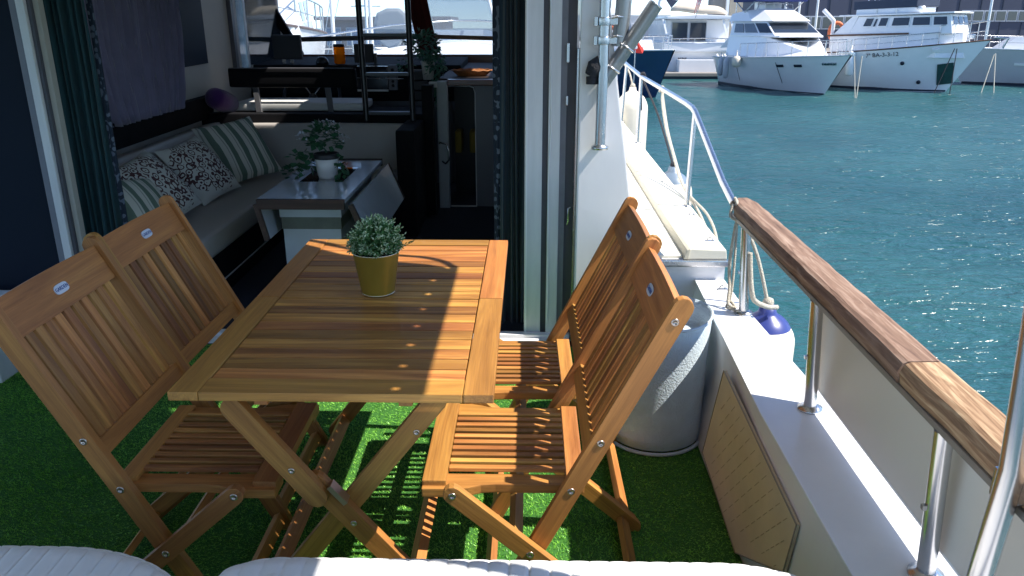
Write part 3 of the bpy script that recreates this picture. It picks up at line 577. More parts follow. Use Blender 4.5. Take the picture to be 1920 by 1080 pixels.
for o, (loc, rz, lab) in zip(chairs, cl): o.location = loc; o.rotation_euler = (0, 0, rz); tag(o, lab, 'chair', GR)

# ------------------------------------------------------------------ table
tb = thing('folding_table', 'slatted acacia folding table with crossed legs standing on the green turf', 'table', (-.427, 2.15, 0))
X0, X1, Y0, Y1 = -.355, .355, -.604, .604; ZT = .74
for k, (ya, yb) in enumerate(((Y0, -.0015), (.0015, Y1))):
    for xs, xe in ((X0, X0 + .066), (X1 - .066, X1)):
        x = (xs + xe) / 2; board('side_rail', tb, (x, ya, ZT - .0105), (x, yb, ZT - .0105), .066, .021, (0, 0, 1), TEAK, bev=.003)
    ye = (Y0 + .036) if k == 0 else (Y1 - .032); we = .072 if k == 0 else .064
    board('end_rail', tb, (X0 + .0675, ye, ZT - .0105), (X1 - .0675, ye, ZT - .0105), we, .021, (0, 0, 1), TEAK, bev=.003)
    s0, s1 = (Y0 + .0735, -.003) if k == 0 else (.003, Y1 - .0655); n = 9; p = (s1 - s0) / n
    for i in range(n):
        y = s0 + p * (i + .5); board('slat', tb, (X0 + .069, y, ZT - .0115), (X1 - .069, y, ZT - .0115), p - .0034, .017, (0, 0, 1), TEAK_SLAT, bev=.003)
    for x in (-.16, .16): board('batten', tb, (x, ya + .02, ZT - .032), (x, yb - .02, ZT - .032), .03, .016, (0, 0, 1), TEAK)
for s in (-1, 1):
    yA = s * .535; 
    board('leg', tb, (-.085, yA, .495), (.312, yA, .0), .05, .024, (0, 1, 0), TEAK, rounded=True)
    board('leg', tb, (.235, yA + s * .025 * -1, .70), (-.31, yA - s * .025, .0), .05, .024, (0, 1, 0), TEAK, rounded=True)
    board('leg_upper', tb, (-.248, yA + s * .0245, .703), (-.045, yA + s * .0245, .432), .052, .024, (0, 1, 0), TEAK, rounded=True)
    def tbolt(bx, bz, by):
        q = MB(); q.lathe([(0, .0), (.0035, .0), (.0035, -.001), (.0068, -.001), (.008, .0005), (.008, .004)], n=12, M=Matrix.Translation((bx, by, bz)) @ Matrix.Rotation(R(90 * s), 4, 'X')); q.build('bolt', BRONZE, tb)
    tbolt(-.112, .525, yA + s * .0375); tbolt(.016, .367, yA + s * .0130); tbolt(.172, .60, yA - s * .025 + s * .0130)
    q = MB(); q.obox((-.012, yA + s * .020, .458), (.012, .03, .058), (0, R(-39), 0)); q.build('latch_plate', BRONZE, tb)
board('stretcher', tb, (.155, -.52, .215), (.155, .52, .215), .046, .026, (1, 0, -.6), TEAK)
board('stretcher', tb, (-.255, -.50, .07), (-.255, .50, .07), .04, .02, (1, 0, .8), TEAK)
board('stretcher', tb, (-.245, -.60 + .08, .690), (-.245, .52, .690), .035, .03, (0, 0, 1), TEAK); board('stretcher', tb, (.235, -.52, .690), (.235, .52, .690), .035, .03, (0, 0, 1), TEAK)

# ------------------------------------------------------------------ plant in gold bucket on the table
pb = thing('potted_plant', 'small grey-green artificial shrub in a gold metal bucket on the table', 'potted plant', (-.437, 2.195, .7405))
MB().lathe([(0, 0), (.046, 0), (.0475, .004), (.0485, .006), (.066, .122), (.0675, .124), (.066, .127), (.0635, .122), (.058, .112), (0, .110)], n=40).build('bucket', GOLD, pb)
MB().tube([(.0675 * math.cos(a), .0675 * math.sin(a), .126) for a in np.linspace(0, 2 * math.pi, 41)[:-1]], .0016, 6, closed=True).build('rim', GOLDRIM, pb)
MB().tube([(.0475 * math.cos(a), .0475 * math.sin(a), .003) for a in np.linspace(0, 2 * math.pi, 41)[:-1]], .0014, 6, closed=True).build('foot_ring', GOLDRIM, pb)
MB().lathe([(.062, .114), (.03, .12), (0, .122)], n=20).build('soil', SOIL, pb)
def leaf(mb, p, d, l, w_, up=None):
    d = Vector(d).normalized(); up = Vector(up or (random.gauss(0, 1), random.gauss(0, 1), random.gauss(0, 1))); s = d.cross(up)
    if s.length < 1e-4: s = d.orthogonal()
    s.normalize(); n = s.cross(d); p = Vector(p)
    mb.add([p, p + d * l * .45 + s * w_ / 2 + n * l * .06, p + d * l, p + d * l * .45 - s * w_ / 2 + n * l * .06], [(0, 1, 2), (0, 2, 3)])
lg, lw, stm = MB(), MB(), MB()
for i in range(420):
    z_ = random.uniform(-.25, 1); a = random.uniform(0, 2 * math.pi); rr = math.sqrt(max(0, 1 - min(1, abs(z_)) ** 2))
    d = Vector((rr * math.cos(a), rr * math.sin(a), z_ if z_ > 0 else z_ * .6)); L = random.uniform(.78, 1.04) * (1 + .07 * math.sin(3 * a + 2 * z_))
    if i % 14 == 0: L *= 1.14
    tip = Vector((d.x * .079 * L, d.y * .079 * L, .142 + d.z * .086 * L)); root = Vector((d.x * .02, d.y * .02, .118)); mid = (tip + root) / 2 + Vector((0, 0, .010))
    stm.tube([root, mid, tip], .0008, 4, caps=False)
    for k in range(15):
        t_ = .45 + .55 * k / 14; p = (root * (1 - t_) ** 2 + mid * 2 * t_ * (1 - t_) + tip * t_ ** 2); dd = (d * .6 + Vector((random.gauss(0, .7), random.gauss(0, .7), random.gauss(.25, .6))))
        leaf(lw if (k > 10 and random.random() < .7) or random.random() < .07 else lg, p, dd, random.uniform(.008, .014), random.uniform(.0036, .0055))
for k in range(7):     # stray sprig to the right
    p = Vector((.07 + .006 * k, -.01, .137 + .0035 * k)); leaf(lg, p, (1, random.uniform(-1, 1), random.uniform(-.6, 1)), .012, .005)
stm.tube([(.03, 0, .12), (.07, -.01, .137), (.112, -.012, .158)], .001, 4)
f_ = lg.build('foliage', LEAFG, pb); f_['kind'] = 'stuff'; f_ = lw.build('pale_leaf_tips', LEAFW, pb); f_['kind'] = 'stuff'; f_ = stm.build('twigs', LEAFG, pb); f_['kind'] = 'stuff'

# ------------------------------------------------------------------ basket
bk = thing('laundry_basket', 'tall round blue-grey felt basket on the turf behind the right chairs', 'basket', (.475, 2.70, .001))
n = 48
def ring(r, z, wob=0, ph=0): return [((r + wob * math.sin(3 * a + ph) + wob * .5 * math.sin(5 * a)) * math.cos(a), (r + wob * math.sin(3 * a + ph)) * math.sin(a), z + .2 * wob * math.sin(2 * a)) for a in np.linspace(0, 2 * math.pi, n + 1)[:-1]]
rings = [ring(.0, .012), ring(.165, .012), ring(.176, .02), ring(.180, .06, .002), ring(.177, .15, .003, 1), ring(.178, .28, .003, 2), ring(.183, .38, .003, .5), ring(.189, .475, .004), ring(.191, .492, .004), ring(.185, .493, .004), ring(.178, .455, .004), ring(.165, .40, .01, 1), ring(.10, .415, .012, 2), ring(0, .43)]
vs_ = [p for g_ in rings for p in g_]; fs_ = [(i * n + k, i * n + (k + 1) % n, (i + 1) * n + (k + 1) % n, (i + 1) * n + k) for i in range(len(rings) - 1) for k in range(n)]
MB().add(vs_, fs_, True).build('body', BASKET, bk)
MB().tube(ring(.180, .008), .007, 8, closed=True).build('base_seam', BASKET, bk); MB().tube(ring(.1895, .490, .004), .005, 8, closed=True).build('rim', mat('pale_felt_rim', (.42, .50, .56), .95), bk)

# ------------------------------------------------------------------ stern cushions in the foreground
def cushion(name, label, x0, x1, y0, y1, z, th, rc, chan=.040, wrad=.035):
    root = bpy.data.objects.new(name, None); link(root); root.location = ((x0 + x1) / 2, (y0 + y1) / 2, z - th); tag(root, label, 'cushion')
    nx = int((x1 - x0) / chan * 12); ny = 26; mb = MB(); cx, cy = (x0 + x1) / 2, (y0 + y1) / 2
    hx, hy = (x1 - x0) / 2, (y1 - y0) / 2; V = []
    for j_ in range(ny + 1):
        for i in range(nx + 1):
            u = -1 + 2 * i / nx; v = -1 + 2 * j_ / ny
            x = u * hx; ymax = hy
            rx = rc[1] if u > 0 else rc[0]; e = (abs(x) - (hx - rx)) / rx
            if e > 0: ymax = hy - rx * .7 * (1 - math.sqrt(max(0, 1 - min(e, 1) ** 2)))
            y = v * ymax
            dx = min(hx - abs(x), .2); dy = ymax - abs(y); d = min(dx, dy); q_ = 1 - max(0, 1 - d / wrad) ** 2; dome = math.sqrt(max(0, q_))
            ch_ = abs(math.sin(math.pi * (x / chan))) ** .22
            z_ = th * (.80 + .20 * dome) - .0075 * (1 - ch_) * (1 if dome > .5 else .5)
            V.append((x, y, z_))
    F = [(j_ * (nx + 1) + i, j_ * (nx + 1) + i + 1, (j_ + 1) * (nx + 1) + i + 1, (j_ + 1) * (nx + 1) + i) for j_ in range(ny) for i in range(nx)]
    mb.add(V, F, True)
    # skirt
    edge = [i for i in range(nx + 1)] + [j_ * (nx + 1) + nx for j_ in range(1, ny + 1)] + [ny * (nx + 1) + i for i in range(nx - 1, -1, -1)] + [j_ * (nx + 1) for j_ in range(ny - 1, 0, -1)]
    top_ = [V[i] for i in edge]; bot = [(p[0], p[1], 0) for p in top_]; m = len(edge)
    mb.add(top_ + bot, [(i, m + i, m + (i + 1) % m, (i + 1) % m) for i in range(m)], True); mb.add(bot, [tuple(range(m))])
    mb.build('pad', CUSHW, root); MB().tube([(p[0], p[1], p[2] + .0) for p in top_], .004, 6, closed=True).build('piping', CUSHW, root); return root
c1 = cushion('stern_cushion', 'white channelled cushion at the lower left, in full shade', -1.55, -.615, .70, 1.355, .500, .11, (.2, .34))
c2 = cushion('stern_cushion', 'long white channelled cushion along the bottom edge, mostly sunlit', -.605, .618, .70, 1.330, .500, .11, (.12, .24))
MB().lathe([(0, .004), (.008, .003), (.011, 0)], n=16).build('button', EDGEWHITE, c2, loc=(-.49, .23, .112))
struct(MB().box(-2.6, .60, .1, 1.25, 0, .389).build('stern_bench', GEL))

# ------------------------------------------------------------------ fenders and ropes
def fender(label, loc, r, h, cap, ropem, ropetop, tilt=(0, 0, 0)):
    f = thing('fender', label, 'fender', loc, 0, 'fenders hanging over the starboard side'); f.rotation_euler = tilt
    prof = [(0, -h)] + [(r * math.sin(a), -h + r * .9 * (1 - math.cos(a))) for a in np.linspace(.2, math.pi / 2, 6)] + [(r * math.cos(a), -r * 1.0 + r * 1.0 * math.sin(a)) for a in np.linspace(0, .62, 4)]
    MB().lathe(prof, n=24).build('body', FENDW, f)
    zc = prof[-1][1]; rc_ = prof[-1][0]
    MB().lathe([(rc_ * 1.004, zc - r * .25 * 0), (r * .74, zc + r * .13), (r * .58, zc + r * .30), (r * .36, zc + r * .44), (.034, zc + r * .52), (.028, zc + r * .74), (0, zc + r * .76)], n=24).build('cap', cap, f)
    q = MB(); rt = Vector(ropetop) - Vector(loc); top_ = Vector((0, 0, zc + r * .75))
    q.tube(smooth_path([top_, top_ * .5 + rt * .5 + Vector((.01, .0, .02)), rt], 6), .007, 7); q.lathe([(0, -.02), (.018, -.012), (.022, 0), (.018, .014), (0, .022)], top_ + Vector((0, 0, .01)), 10); q.build('rope', ropem, f); return f
fender('large white fender with a blue cap hanging beside the first handrail stanchion', (.905, 2.84, .43), .112, .62, FENDB, ROPEW, (.785, 2.92, .80))
fender('white fender with a grey-blue cap hung on a dark line from the guard rail', (.925, 5.10, .52), .13, .6, FENDG, ROPED, (.80, 5.85, 1.05))
fender('white fender furthest forward, showing beside the white cabin wall', (.90, 7.15, .82), .14, .62, FENDW, ROPEW, (.83, 7.3, 1.05))
def rope(label, pts, r, m, cat='rope', n=8):
    P_ = smooth_path(pts, n); o = MB().tube(P_, r, 7).build('mooring_rope', m); tag(o, label, cat); return o
rope('white rope coiled round the guard rail and hanging to the deck edge', [(.79, 4.98, 1.04), (.80, 4.96, 1.07), (.815, 4.97, 1.05), (.80, 4.93, 1.0), (.802, 4.75, .86), (.815, 4.55, .75), (.815, 4.3, .66), (.822, 4.05, .61), (.835, 3.8, .57), (.838, 3.55, .50), (.836, 3.42, .40)], .0075, ROPEW)
rope('second strand of white rope looped beside the hanging rail rope', [(.80, 5.02, 1.07), (.81, 4.98, 1.02), (.822, 4.8, .84), (.83, 4.5, .70), (.826, 4.2, .62), (.83, 3.98, .61), (.845, 3.7, .60), (.848, 3.5, .55), (.845, 3.40, .44)], .0065, ROPEW)
rope('black rubber line wrapped on the rail at the second post', [(.79, 5.82, 1.075), (.80, 5.80, 1.082), (.81, 5.82, 1.06), (.80, 5.86, 1.03), (.80, 5.88, .9), (.805, 5.9, .82)], .013, ROPED)
kn = [(.755, 2.90, .84), (.745, 2.88, .80), (.775, 2.86, .79), (.79, 2.9, .81), (.762, 2.91, .86), (.77, 2.88, .82), (.757, 2.86, .72), (.752, 2.86, .62), (.752, 2.83, .54), (.745, 2.80, .485), (.77, 2.79, .475), (.757, 2.825, .49)]
rope('white rope knotted at the forward end of the wooden handrail and trailing to the cap', kn, .0062, ROPEW)
rope('thin white lanyard hanging just inside the first handrail stanchion', [(.775, 2.9, .80), (.768, 2.86, .70), (.765, 2.84, .58), (.757, 2.82, .50), (.74, 2.80, .472), (.775, 2.76, .472)], .0045, ROPEW)
rope('frayed white rope tied between the first stanchion and the blue topped fender', [(.79, 2.745, .70), (.80, 2.735, .60), (.812, 2.73, .54), (.83, 2.74, .515), (.855, 2.75, .50), (.885, 2.77, .485), (.925, 2.795, .475)], .0095, ROPEW)

# ------------------------------------------------------------------ saloon
def curtain(name, label, p0, p1, z0, z1, waves, amp, m, pinch=None, th=.006, flare=None):
    nx, nz = waves * 10, 22; V = []; p0 = Vector(p0); p1 = Vector(p1); d = (p1 - p0); nrm = Vector((-d.y, d.x, 0)).normalized(); ph = [random.uniform(-.5, .5) for _ in range(waves + 1)]
    for j_ in range(nz + 1):
        v = j_ / nz; z = z0 + (z1 - z0) * v
        for i in range(nx + 1):
            u = i / nx; uu = u + .25 / waves * math.sin(2 * math.pi * u * waves * .37 + 3 * v)
            sc_ = 1 if not pinch else 1 - pinch * max(0, 1 - v / .5) ** 2
            f_ = flare(v) if flare else 0
            w_ = amp * (math.sin(2 * math.pi * uu * waves + ph[int(u * waves)] * .3) + .3 * math.sin(2 * math.pi * uu * waves * 2.3 + 2 * v))
            c_ = .5 + (u - .5) * sc_ + f_ * (u)
            p = p0 + d * c_ + nrm * w_; V.append((p.x, p.y, z))
    F = [(j_ * (nx + 1) + i, j_ * (nx + 1) + i + 1, (j_ + 1) * (nx + 1) + i + 1, (j_ + 1) * (nx + 1) + i) for j_ in range(nz) for i in range(nx)]
    o = MB().add(V, F, True).build(name, m); s = o.modifiers.new('thickness', 'SOLIDIFY'); s.thickness = th; return tag(o, label, 'curtain')
curtain('teal_curtain', 'dark teal curtain gathered at the left of the saloon opening', (-2.165, 3.71, 0), (-1.955, 3.71, 0), .03, 2.0, 6, .022, TEALC, flare=lambda v: -.12 * max(0, 1 - v * 1.6) + .0)
o = curtain('curtain_border', 'navy curtain border with pale scroll pattern along the teal curtain', (-1.958, 3.70, 0), (-1.922, 3.70, 0), .03, 2.0, 1, .007, TRIMC, flare=lambda v: -.30 * max(0, 1 - v * 1.6))
curtain('navy_curtain', 'dark navy curtain hanging beside the aluminium door profiles', (-.135, 3.74, 0), (-.012, 3.74, 0), .03, 2.0, 4, .016, NAVYC)
curtain('curtain_border', 'patterned navy border on the left edge of the right hand curtain', (-.165, 3.76, 0), (-.133, 3.76, 0), .03, 2.0, 1, .008, TRIMC)
curtain('mauve_curtain', 'finely pleated mauve curtain over the port saloon window', (PX + .09, 4.42, 0), (PX + .09, 5.62, 0), .88, 2.0, 19, .034, PURPC, pinch=.22)
# port sofa
def pad(name, m, parent, x0, x1, y0, y1, z0, z1, bev=.035, rot=None, seams=0):
    c = ((x0 + x1) / 2, (y0 + y1) / 2, (z0 + z1) / 2); a, b, d = (x1 - x0) / 2, (y1 - y0) / 2, (z1 - z0) / 2
    mb = MB().box(-a, a, -b, b, -d, d); me = mb.mesh(name, bev); me.polygons.foreach_set('use_smooth', [True] * len(me.polygons)); me.materials.append(m)
    o = bpy.data.objects.new(name, me); link(o, parent); o.location = c; 
    if rot: o.rotation_euler = rot
    s_ = o.modifiers.new('soften', 'SUBSURF'); s_.levels = 1; s_.render_levels = 1; return o
sf = thing('corner_sofa', 'L-shaped cream leatherette sofa lining the port side and front of the saloon', 'sofa', (0, 0, 0))
pad('seat', SOFA, sf, -2.22, -1.66, 3.85, 5.86, .26, .40); pad('seat', SOFA, sf, -1.65, -.87, 5.40, 5.86, .26, .40)
pad('backrest', SOFA, sf, -2.36, -2.20, 3.85, 5.86, .36, .735, rot=(0, R(-12), 0)); pad('backrest', SOFA, sf, -2.18, -.865, 5.84, 5.98, .32, .720, rot=(R(-8), 0, 0))
MB().box(-2.22, -1.70, 3.86, 5.86, 0, .25).box(-1.70, -.90, 5.46, 5.86, 0, .25).build('plinth', BLACK, sf)
MB().box(-1.699, -1.694, 3.9, 5.4, .085, .092).build('plinth_line', ALU, sf)
tag(MB().prism([(PX + .02, 3.8, .76), (PX + .06, 3.8, .74), (PX + .09, 3.8, .90), (PX + .02, 3.8, .90)], (0, 2.3, 0)).build('side_trim', BLACK), 'black padded trim running along the port wall behind the sofa', 'trim')
MB().box(PX + .01, -.78, 5.99, 6.10, .46, .775).build('sofa_shelf', BLACK, bevel=.01); tag(bpy.data.objects['sofa_shelf'], 'black padded ledge behind the front sofa backrest', 'ledge')
struct(MB().box(-.90, -.775, 5.4, 5.985, 0, .74).build('sofa_end_panel', BLACK, bevel=.02))
# pillows
def pillow(name, label, m, loc, rot, w_=.42, h=.42, t=.15):
    n = 18; V = []; F = []
    for s in (1, -1):
        for j_ in range(n + 1):
            for i in range(n + 1):
                u = -1 + 2 * i / n; v = -1 + 2 * j_ / n; pin = 1 - .07 * (abs(u * v) ** 0) * (1 - (abs(u) ** 2) * (abs(v) ** 2)) * 1.0
                th_ = (max(0, (1 - u * u)) * max(0, (1 - v * v))) ** .42
                ex = 1 - .06 * (1 - v * v) * abs(u) ** 3 ; ey = 1 - .06 * (1 - u * u) * abs(v) ** 3
                wr = .004 * math.sin(9 * u + 3 * v) * th_
                V.append((u * w_ / 2 * ey * ex, v * h / 2 * ex * ey, s * (t / 2 * th_) + wr))
    k = (n + 1) ** 2
    for s in (0, 1):
        for j_ in range(n):
            for i in range(n):
                a = s * k + j_ * (n + 1) + i; f = (a, a + 1, a + n + 2, a + n + 1); F.append(f if s == 0 else f[::-1])
    o = MB().add(V, F, True).build(name, m, None, loc=loc, rot=rot); return tag(o, label, 'pillow')
# lean against the port backrest: normal points to +x and up
def lean(yaw, tilt, spin): return (Matrix.Rotation(yaw, 3, 'Z') @ Matrix.Rotation(tilt, 3, 'Y') @ Matrix.Rotation(spin, 3, 'Z')).to_euler()
pillow('printed_pillow', 'cream pillow with brown floral print, nearer the camera on the port sofa', FLORAL, (-2.04, 4.27, .585), lean(R(-12), R(48), R(10)))
pillow('printed_pillow', 'cream pillow with brown floral print, second one, next to the green striped pillow', FLORAL, (-2.03, 4.86, .575), lean(R(-16), R(50), R(6)))
pillow('striped_pillow', 'green and cream striped pillow leaning in the sofa corner', STRIPE, (-1.98, 5.42, .60), lean(R(-40), R(52), R(88 + 8)), .46, .46)
pillow('striped_pillow', 'green and cream striped pillow half hidden behind the far left chair', STRIPE, (-1.98, 3.98, .53), lean(R(-4), R(56), R(80)), .40, .40)
o = MB().lathe([(0, -.17), (.05, -.165), (.075, -.14), (.082, 0), (.075, .14), (.05, .165), (0, .17)], n=20, M=Matrix.Rotation(R(75), 4, 'X') @ Matrix.Rotation(R(20), 4, 'Z')).build('rolled_towel', PURPT, None, loc=(-2.29, 6.05, .86)); tag(o, 'rolled purple towel lying on the ledge in the sofa corner', 'towel')

# saloon drop-leaf table
it = thing('saloon_table', 'pale drop-leaf table with dark wooden edging in the saloon', 'table', (-1.13, 4.42, 0))
TOPG = mat('pale_laminate', (.36, .39, .44), .22, var=.04, coat=.3)
dx0, dx1, dy0, dy1 = -.225, .215, -.55, .55
q = MB(); q.box(dx0, dx1, dy0 + .02, -.12, .600, .622); q.box(dx0, dx1, .30, dy1 - .015, .600, .622); q.box(dx0, dx0 + .10, -.12, .30, .600, .622); q.box(dx1 - .10, dx1, -.12, .30, .600, .622); q.build('top', TOPG, it)
MB().box(dx0 + .1, dx1 - .1, -.12, .30, .600, .6215).build('glass_inset', mat('black_glass', (.006, .008, .012), .04, coat=1), it)
MB().box(dx0, dx1, dy0 - .005, dy0 + .019, .572, .623).build('edging', DARKWOOD, it, bevel=.004); MB().box(dx0, dx1, dy1 - .014, dy1 + .006, .585, .630).build('edging', DARKWOOD, it, bevel=.004)
q = MB(); q.box(-.155, .165, -.42, .42, .50, .598); q.build('apron', TOPG, it); MB().box(-.15, .16, -.415, .415, .435, .499).build('drawer_band', mat('grey_green_band', (.09, .10, .085), .6, var=.3), it); MB().box(-.145, .155, -.41, .41, .0, .434).build('pedestal', TOPG, it)
a = R(14)
q = MB(); q.hexa([(dx0 - .006, -.53, .595), (dx0 - .016, -.53, .575), (dx0 - .016, .53, .575), (dx0 - .006, .53, .595)][::-1] + [(0, 0, 0)] * 4) if 0 else None
def flap(nm, x, side, ang, L=.24):
    d = Vector((side * math.sin(ang), 0, -math.cos(ang))); nrm = Vector((side * math.cos(ang), 0, math.sin(ang))); p = Vector((x, 0, .598))
    q = MB(); a_ = [p + Vector((0, -.53, 0)), p + d * L + Vector((0, -.53, 0)), p + d * L + Vector((0, .53, 0)), p + Vector((0, .53, 0))]
    o = MB().hexa([v_ - nrm * .009 for v_ in a_] + [v_ + nrm * .009 for v_ in a_]).build('leaf', TOPG, it)
    for s in (-1, 1):
        a2 = [p + Vector((0, s * .545 - .012, 0)), p + d * L + Vector((0, s * .545 - .012, 0)), p + d * L + Vector((0, s * .545 + .012, 0)), p + Vector((0, s * .545 + .012, 0))]
        MB().hexa([v_ - nrm * .012 for v_ in a2] + [v_ + nrm * .012 for v_ in a2]).build('edging', DARKWOOD, o)
flap('leaf', dx0 - .004, -1, R(-12), .19); flap('leaf', dx1 + .03, 1, R(22), .24)

def clump(mbs, c, rad, n, ls, ws, flat=.6, droop=0):
    for _ in range(n):
        a = random.uniform(0, 2 * math.pi); z_ = random.uniform(-.6, 1); r_ = math.sqrt(max(0, 1 - z_ * z_)); k = random.uniform(.55, 1)
        p = Vector(c) + Vector((rad[0] * r_ * math.cos(a) * k, rad[1] * r_ * math.sin(a) * k, rad[2] * z_ * k)); d = Vector((math.cos(a) * r_, math.sin(a) * r_, z_ * flat - droop)) + Vector((random.gauss(0, .4), random.gauss(0, .4), random.gauss(0, .3)))
        leaf(random.choice(mbs), p, d, random.uniform(*ls), random.uniform(*ws), up=(random.gauss(0, .4), random.gauss(0, .4), 1))
gp = thing('geranium_pot', 'white flowering plant in a white pot on the saloon table', 'potted plant', (-1.125, 4.42, .6225))
MB().lathe([(0, 0), (.050, 0), (.052, .012), (.055, .014), (.057, .04), (.0585, .041), (.066, .112), (.062, .112), (.055, .1), (0, .1)], n=30).build('pot', POTW, gp); MB().lathe([(.0665, .108), (.072, .135), (.066, .137), (.06, .11)], n=24).build('inner_pot', POTB, gp)
l1, l2 = MB(), MB(); clump([l1], (0, 0, .22), (.10, .10, .075), 150, (.03, .05), (.03, .045)); clump([l1], (-.13, -.02, .08), (.07, .07, .08), 60, (.03, .05), (.03, .045), droop=.6); clump([l1], (-.19, -.03, .03), (.05, .05, .04), 30, (.03, .045), (.03, .04)); clump([l1], (.08, 0, .04), (.03, .04, .1), 40, (.025, .04), (.02, .035), droop=.8)
for c_, r_ in (((-.03, 0, .29), .04), ((.05, -.02, .28), .05), ((-.12, -.03, .23), .04), ((.10, 0, .22), .035), ((-.15, -.06, .05), .04)): clump([l2], c_, (r_, r_, r_ * .6), 34, (.012, .018), (.010, .015))
clump([l2], (0, 0, .30), (.07, .05, .02), 30, (.012, .018), (.01, .015))
l1.build('foliage', GERM, gp)['kind'] = 'stuff'; l2.build('blossom', GERF, gp)['kind'] = 'stuff'

# helm bench
hb = thing('helm_bench', 'helm seat with black back rail and pale cushion ahead of the sofa', 'bench', (-1.8, 6.35, 0))
pad('cushion', mat('pale_helm_vinyl', (.62, .62, .60), .5, var=.04), hb, -.50, .52, -.06, .34, .755, .822, bev=.02)
pad('backrest', BLACK, hb, -.51, .475, -.075, -.015, .935, 1.085, bev=.02)
for x_, l_ in ((-.29, 0), (.27, 0)): q = MB(); q.hexa([(x_ - .02, -.09, .72), (x_ + .02, -.09, .72), (x_ + .02, -.06, .72), (x_ - .02, -.06, .72), (x_ - .045, -.06, .95), (x_ - .005, -.06, .95), (x_ - .005, -.03, .95), (x_ - .045, -.03, .95)]); q.build('post', mat('post_paint', (.10, .10, .11), .5), hb)
MB().box(-.5, 1.0, -.2, .36, 0, .75).build('base', BLACK, hb)
MB().tube([(-.49, -.08, 1.083), (.46, -.08, 1.083)], .003, 5).build('piping', ALUGREY, hb)
# steering wheel
sw = thing('steering_wheel', 'steering wheel with bright spokes seen under the helm bench back rail', 'steering wheel', (-1.86, 6.98, .80)); sw.rotation_euler = (R(62), 0, 0)
MB().tube([(.24 * math.cos(a), .24 * math.sin(a), 0) for a in np.linspace(0, 2 * math.pi, 41)[:-1]], .014, 8, closed=True).build('rim', BLACKM, sw)
for k in range(5): a = math.pi / 2 + math.pi / 5 + k * 2 * math.pi / 5; MB().tube([(0, 0, -.02), (.235 * math.cos(a), .235 * math.sin(a), 0)], .006, 6).build('spoke', STEEL, sw)
MB().lathe([(0, .0), (.03, -.005), (.038, -.03), (0, -.03)], n=18).build('hub', BLACKM, sw)
# dashboard and cabinetry
ds = thing('dashboard', 'black helm console with instrument panel under the windscreen', 'console', (-1.4, 7.25, 0))
MB().prism([(-1.05, -.08, .80), (-1.05, 0, 1.04), (-1.05, .9, 1.06), (-1.05, .9, .74), (-1.05, -.05, .74)], (1.85, 0, 0)).build('top', BLACK, ds, bevel=.012)
MB().box(-1.05, .78, .02, .9, .0, .735).build('front_panel', INTGREY, ds); MB().box(-1.0, -.35, -.005, .0195, .20, .70).build('locker_door', INTGREY, ds, bevel=.01); MB().box(-.20, .14, -.005, .0195, .20, .70).build('locker_door', INTGREY, ds, bevel=.01); MB().box(.2, .36, -.005, .0195, .20, .70).build('locker_door', INTGREY, ds, bevel=.01)
MB().box(-.25, .8, -.10, -.0, .74, .80).build('lower_trim', BLACK, ds, bevel=.01)
q = MB()
for k in range(16): q.lathe([(0, 0), (.008, 0), (.006, .01), (0, .012)], n=8, M=Matrix.Translation((-.95 + .075 * k + random.uniform(-.01, .01), -.06 + 0, .86 + .03 * (k % 3))) @ Matrix.Rotation(R(75), 4, 'X'))
q.build('knobs', STEEL, ds)
MB().box(-.98, -.42, -.075, -.05, .85, .99).build('gauge_panel', mat('gauge_panel', (.03, .03, .035), .4), ds, bevel=.006, rot=(R(-14), 0, 0), loc=(0, .15, 0.03))
mw = thing('oven', 'black oven with pale control strip built in behind the ladder', 'oven', (-1.30, 7.10, .84))
MB().box(-.19, .08, 0, .05, .01, .20).build('door', mat('oven_glass', (.012, .013, .018), .12), mw, bevel=.004); MB().box(.085, .16, -.004, .05, .0, .21).build('control_strip', INTGREY, mw, bevel=.003); MB().box(-.19, .08, -.012, -.002, -.01, .006).build('sill', ALU, mw)
q = MB()
for zk in (.04, .075, .17): q.lathe([(0, .012), (.012, .010), (.014, 0)], n=12, M=Matrix.Translation((.122, -.004, zk)) @ Matrix.Rotation(R(90), 4, 'X'))
q.build('knobs', BLACKM, mw)
MB().tube([(-.20, -.03, .105), (.22, -.03, .098)], .003, 6).build('handle', STEEL, mw)
rd = thing('radio_stack', 'stack of black radio units right of the ladder', 'radio', (-.96, 7.06, .74))
for k in range(3): MB().box(-.06, .08, 0, .06, .02 + .085 * k, .095 + .085 * k).build('unit', SCREEN, rd, bevel=.004)
MB().tube([(-.06, -.002, .275), (.08, -.002, .275)], .002, 5).build('edge', ALU, rd)
# items on the dash
mo = thing('chart_plotter', 'square black monitor seen from behind at the left of the dashboard', 'monitor', (-2.15, 7.35, 1.045))
MB().box(-.13, .13, 0, .04, .035, .245).build('screen', SCREEN, mo, bevel=.015); MB().box(-.05, -.02, .01, .03, -.005, .04).box(.02, .05, .01, .03, -.005, .04).build('bracket', STEEL, mo)
mo = thing('depth_display', 'small black display on the dashboard framed by the ladder', 'monitor', (-1.46, 7.3, 1.045)); MB().box(-.085, .085, 0, .05, .01, .17).build('screen', SCREEN, mo, bevel=.01); MB().box(.087, .11, .01, .05, .0, .09).build('bracket', BLACKM, mo)
lt = thing('amber_lantern', 'glowing amber glass jar with beaded ridges on the dashboard', 'jar', (-1.68, 7.33, 1.047))
MB().lathe([(0, 0), (.045, 0)] + [(.047 + .004 * (k % 2), .01 + .012 * k) for k in range(12)] + [(.046, .145)], n=30).build('glass', AMBER, lt); MB().lathe([(.044, .142), (.050, .143), (.050, .165), (.044, .166), (.043, .15)], n=24).build('rim', BLACKM, lt)
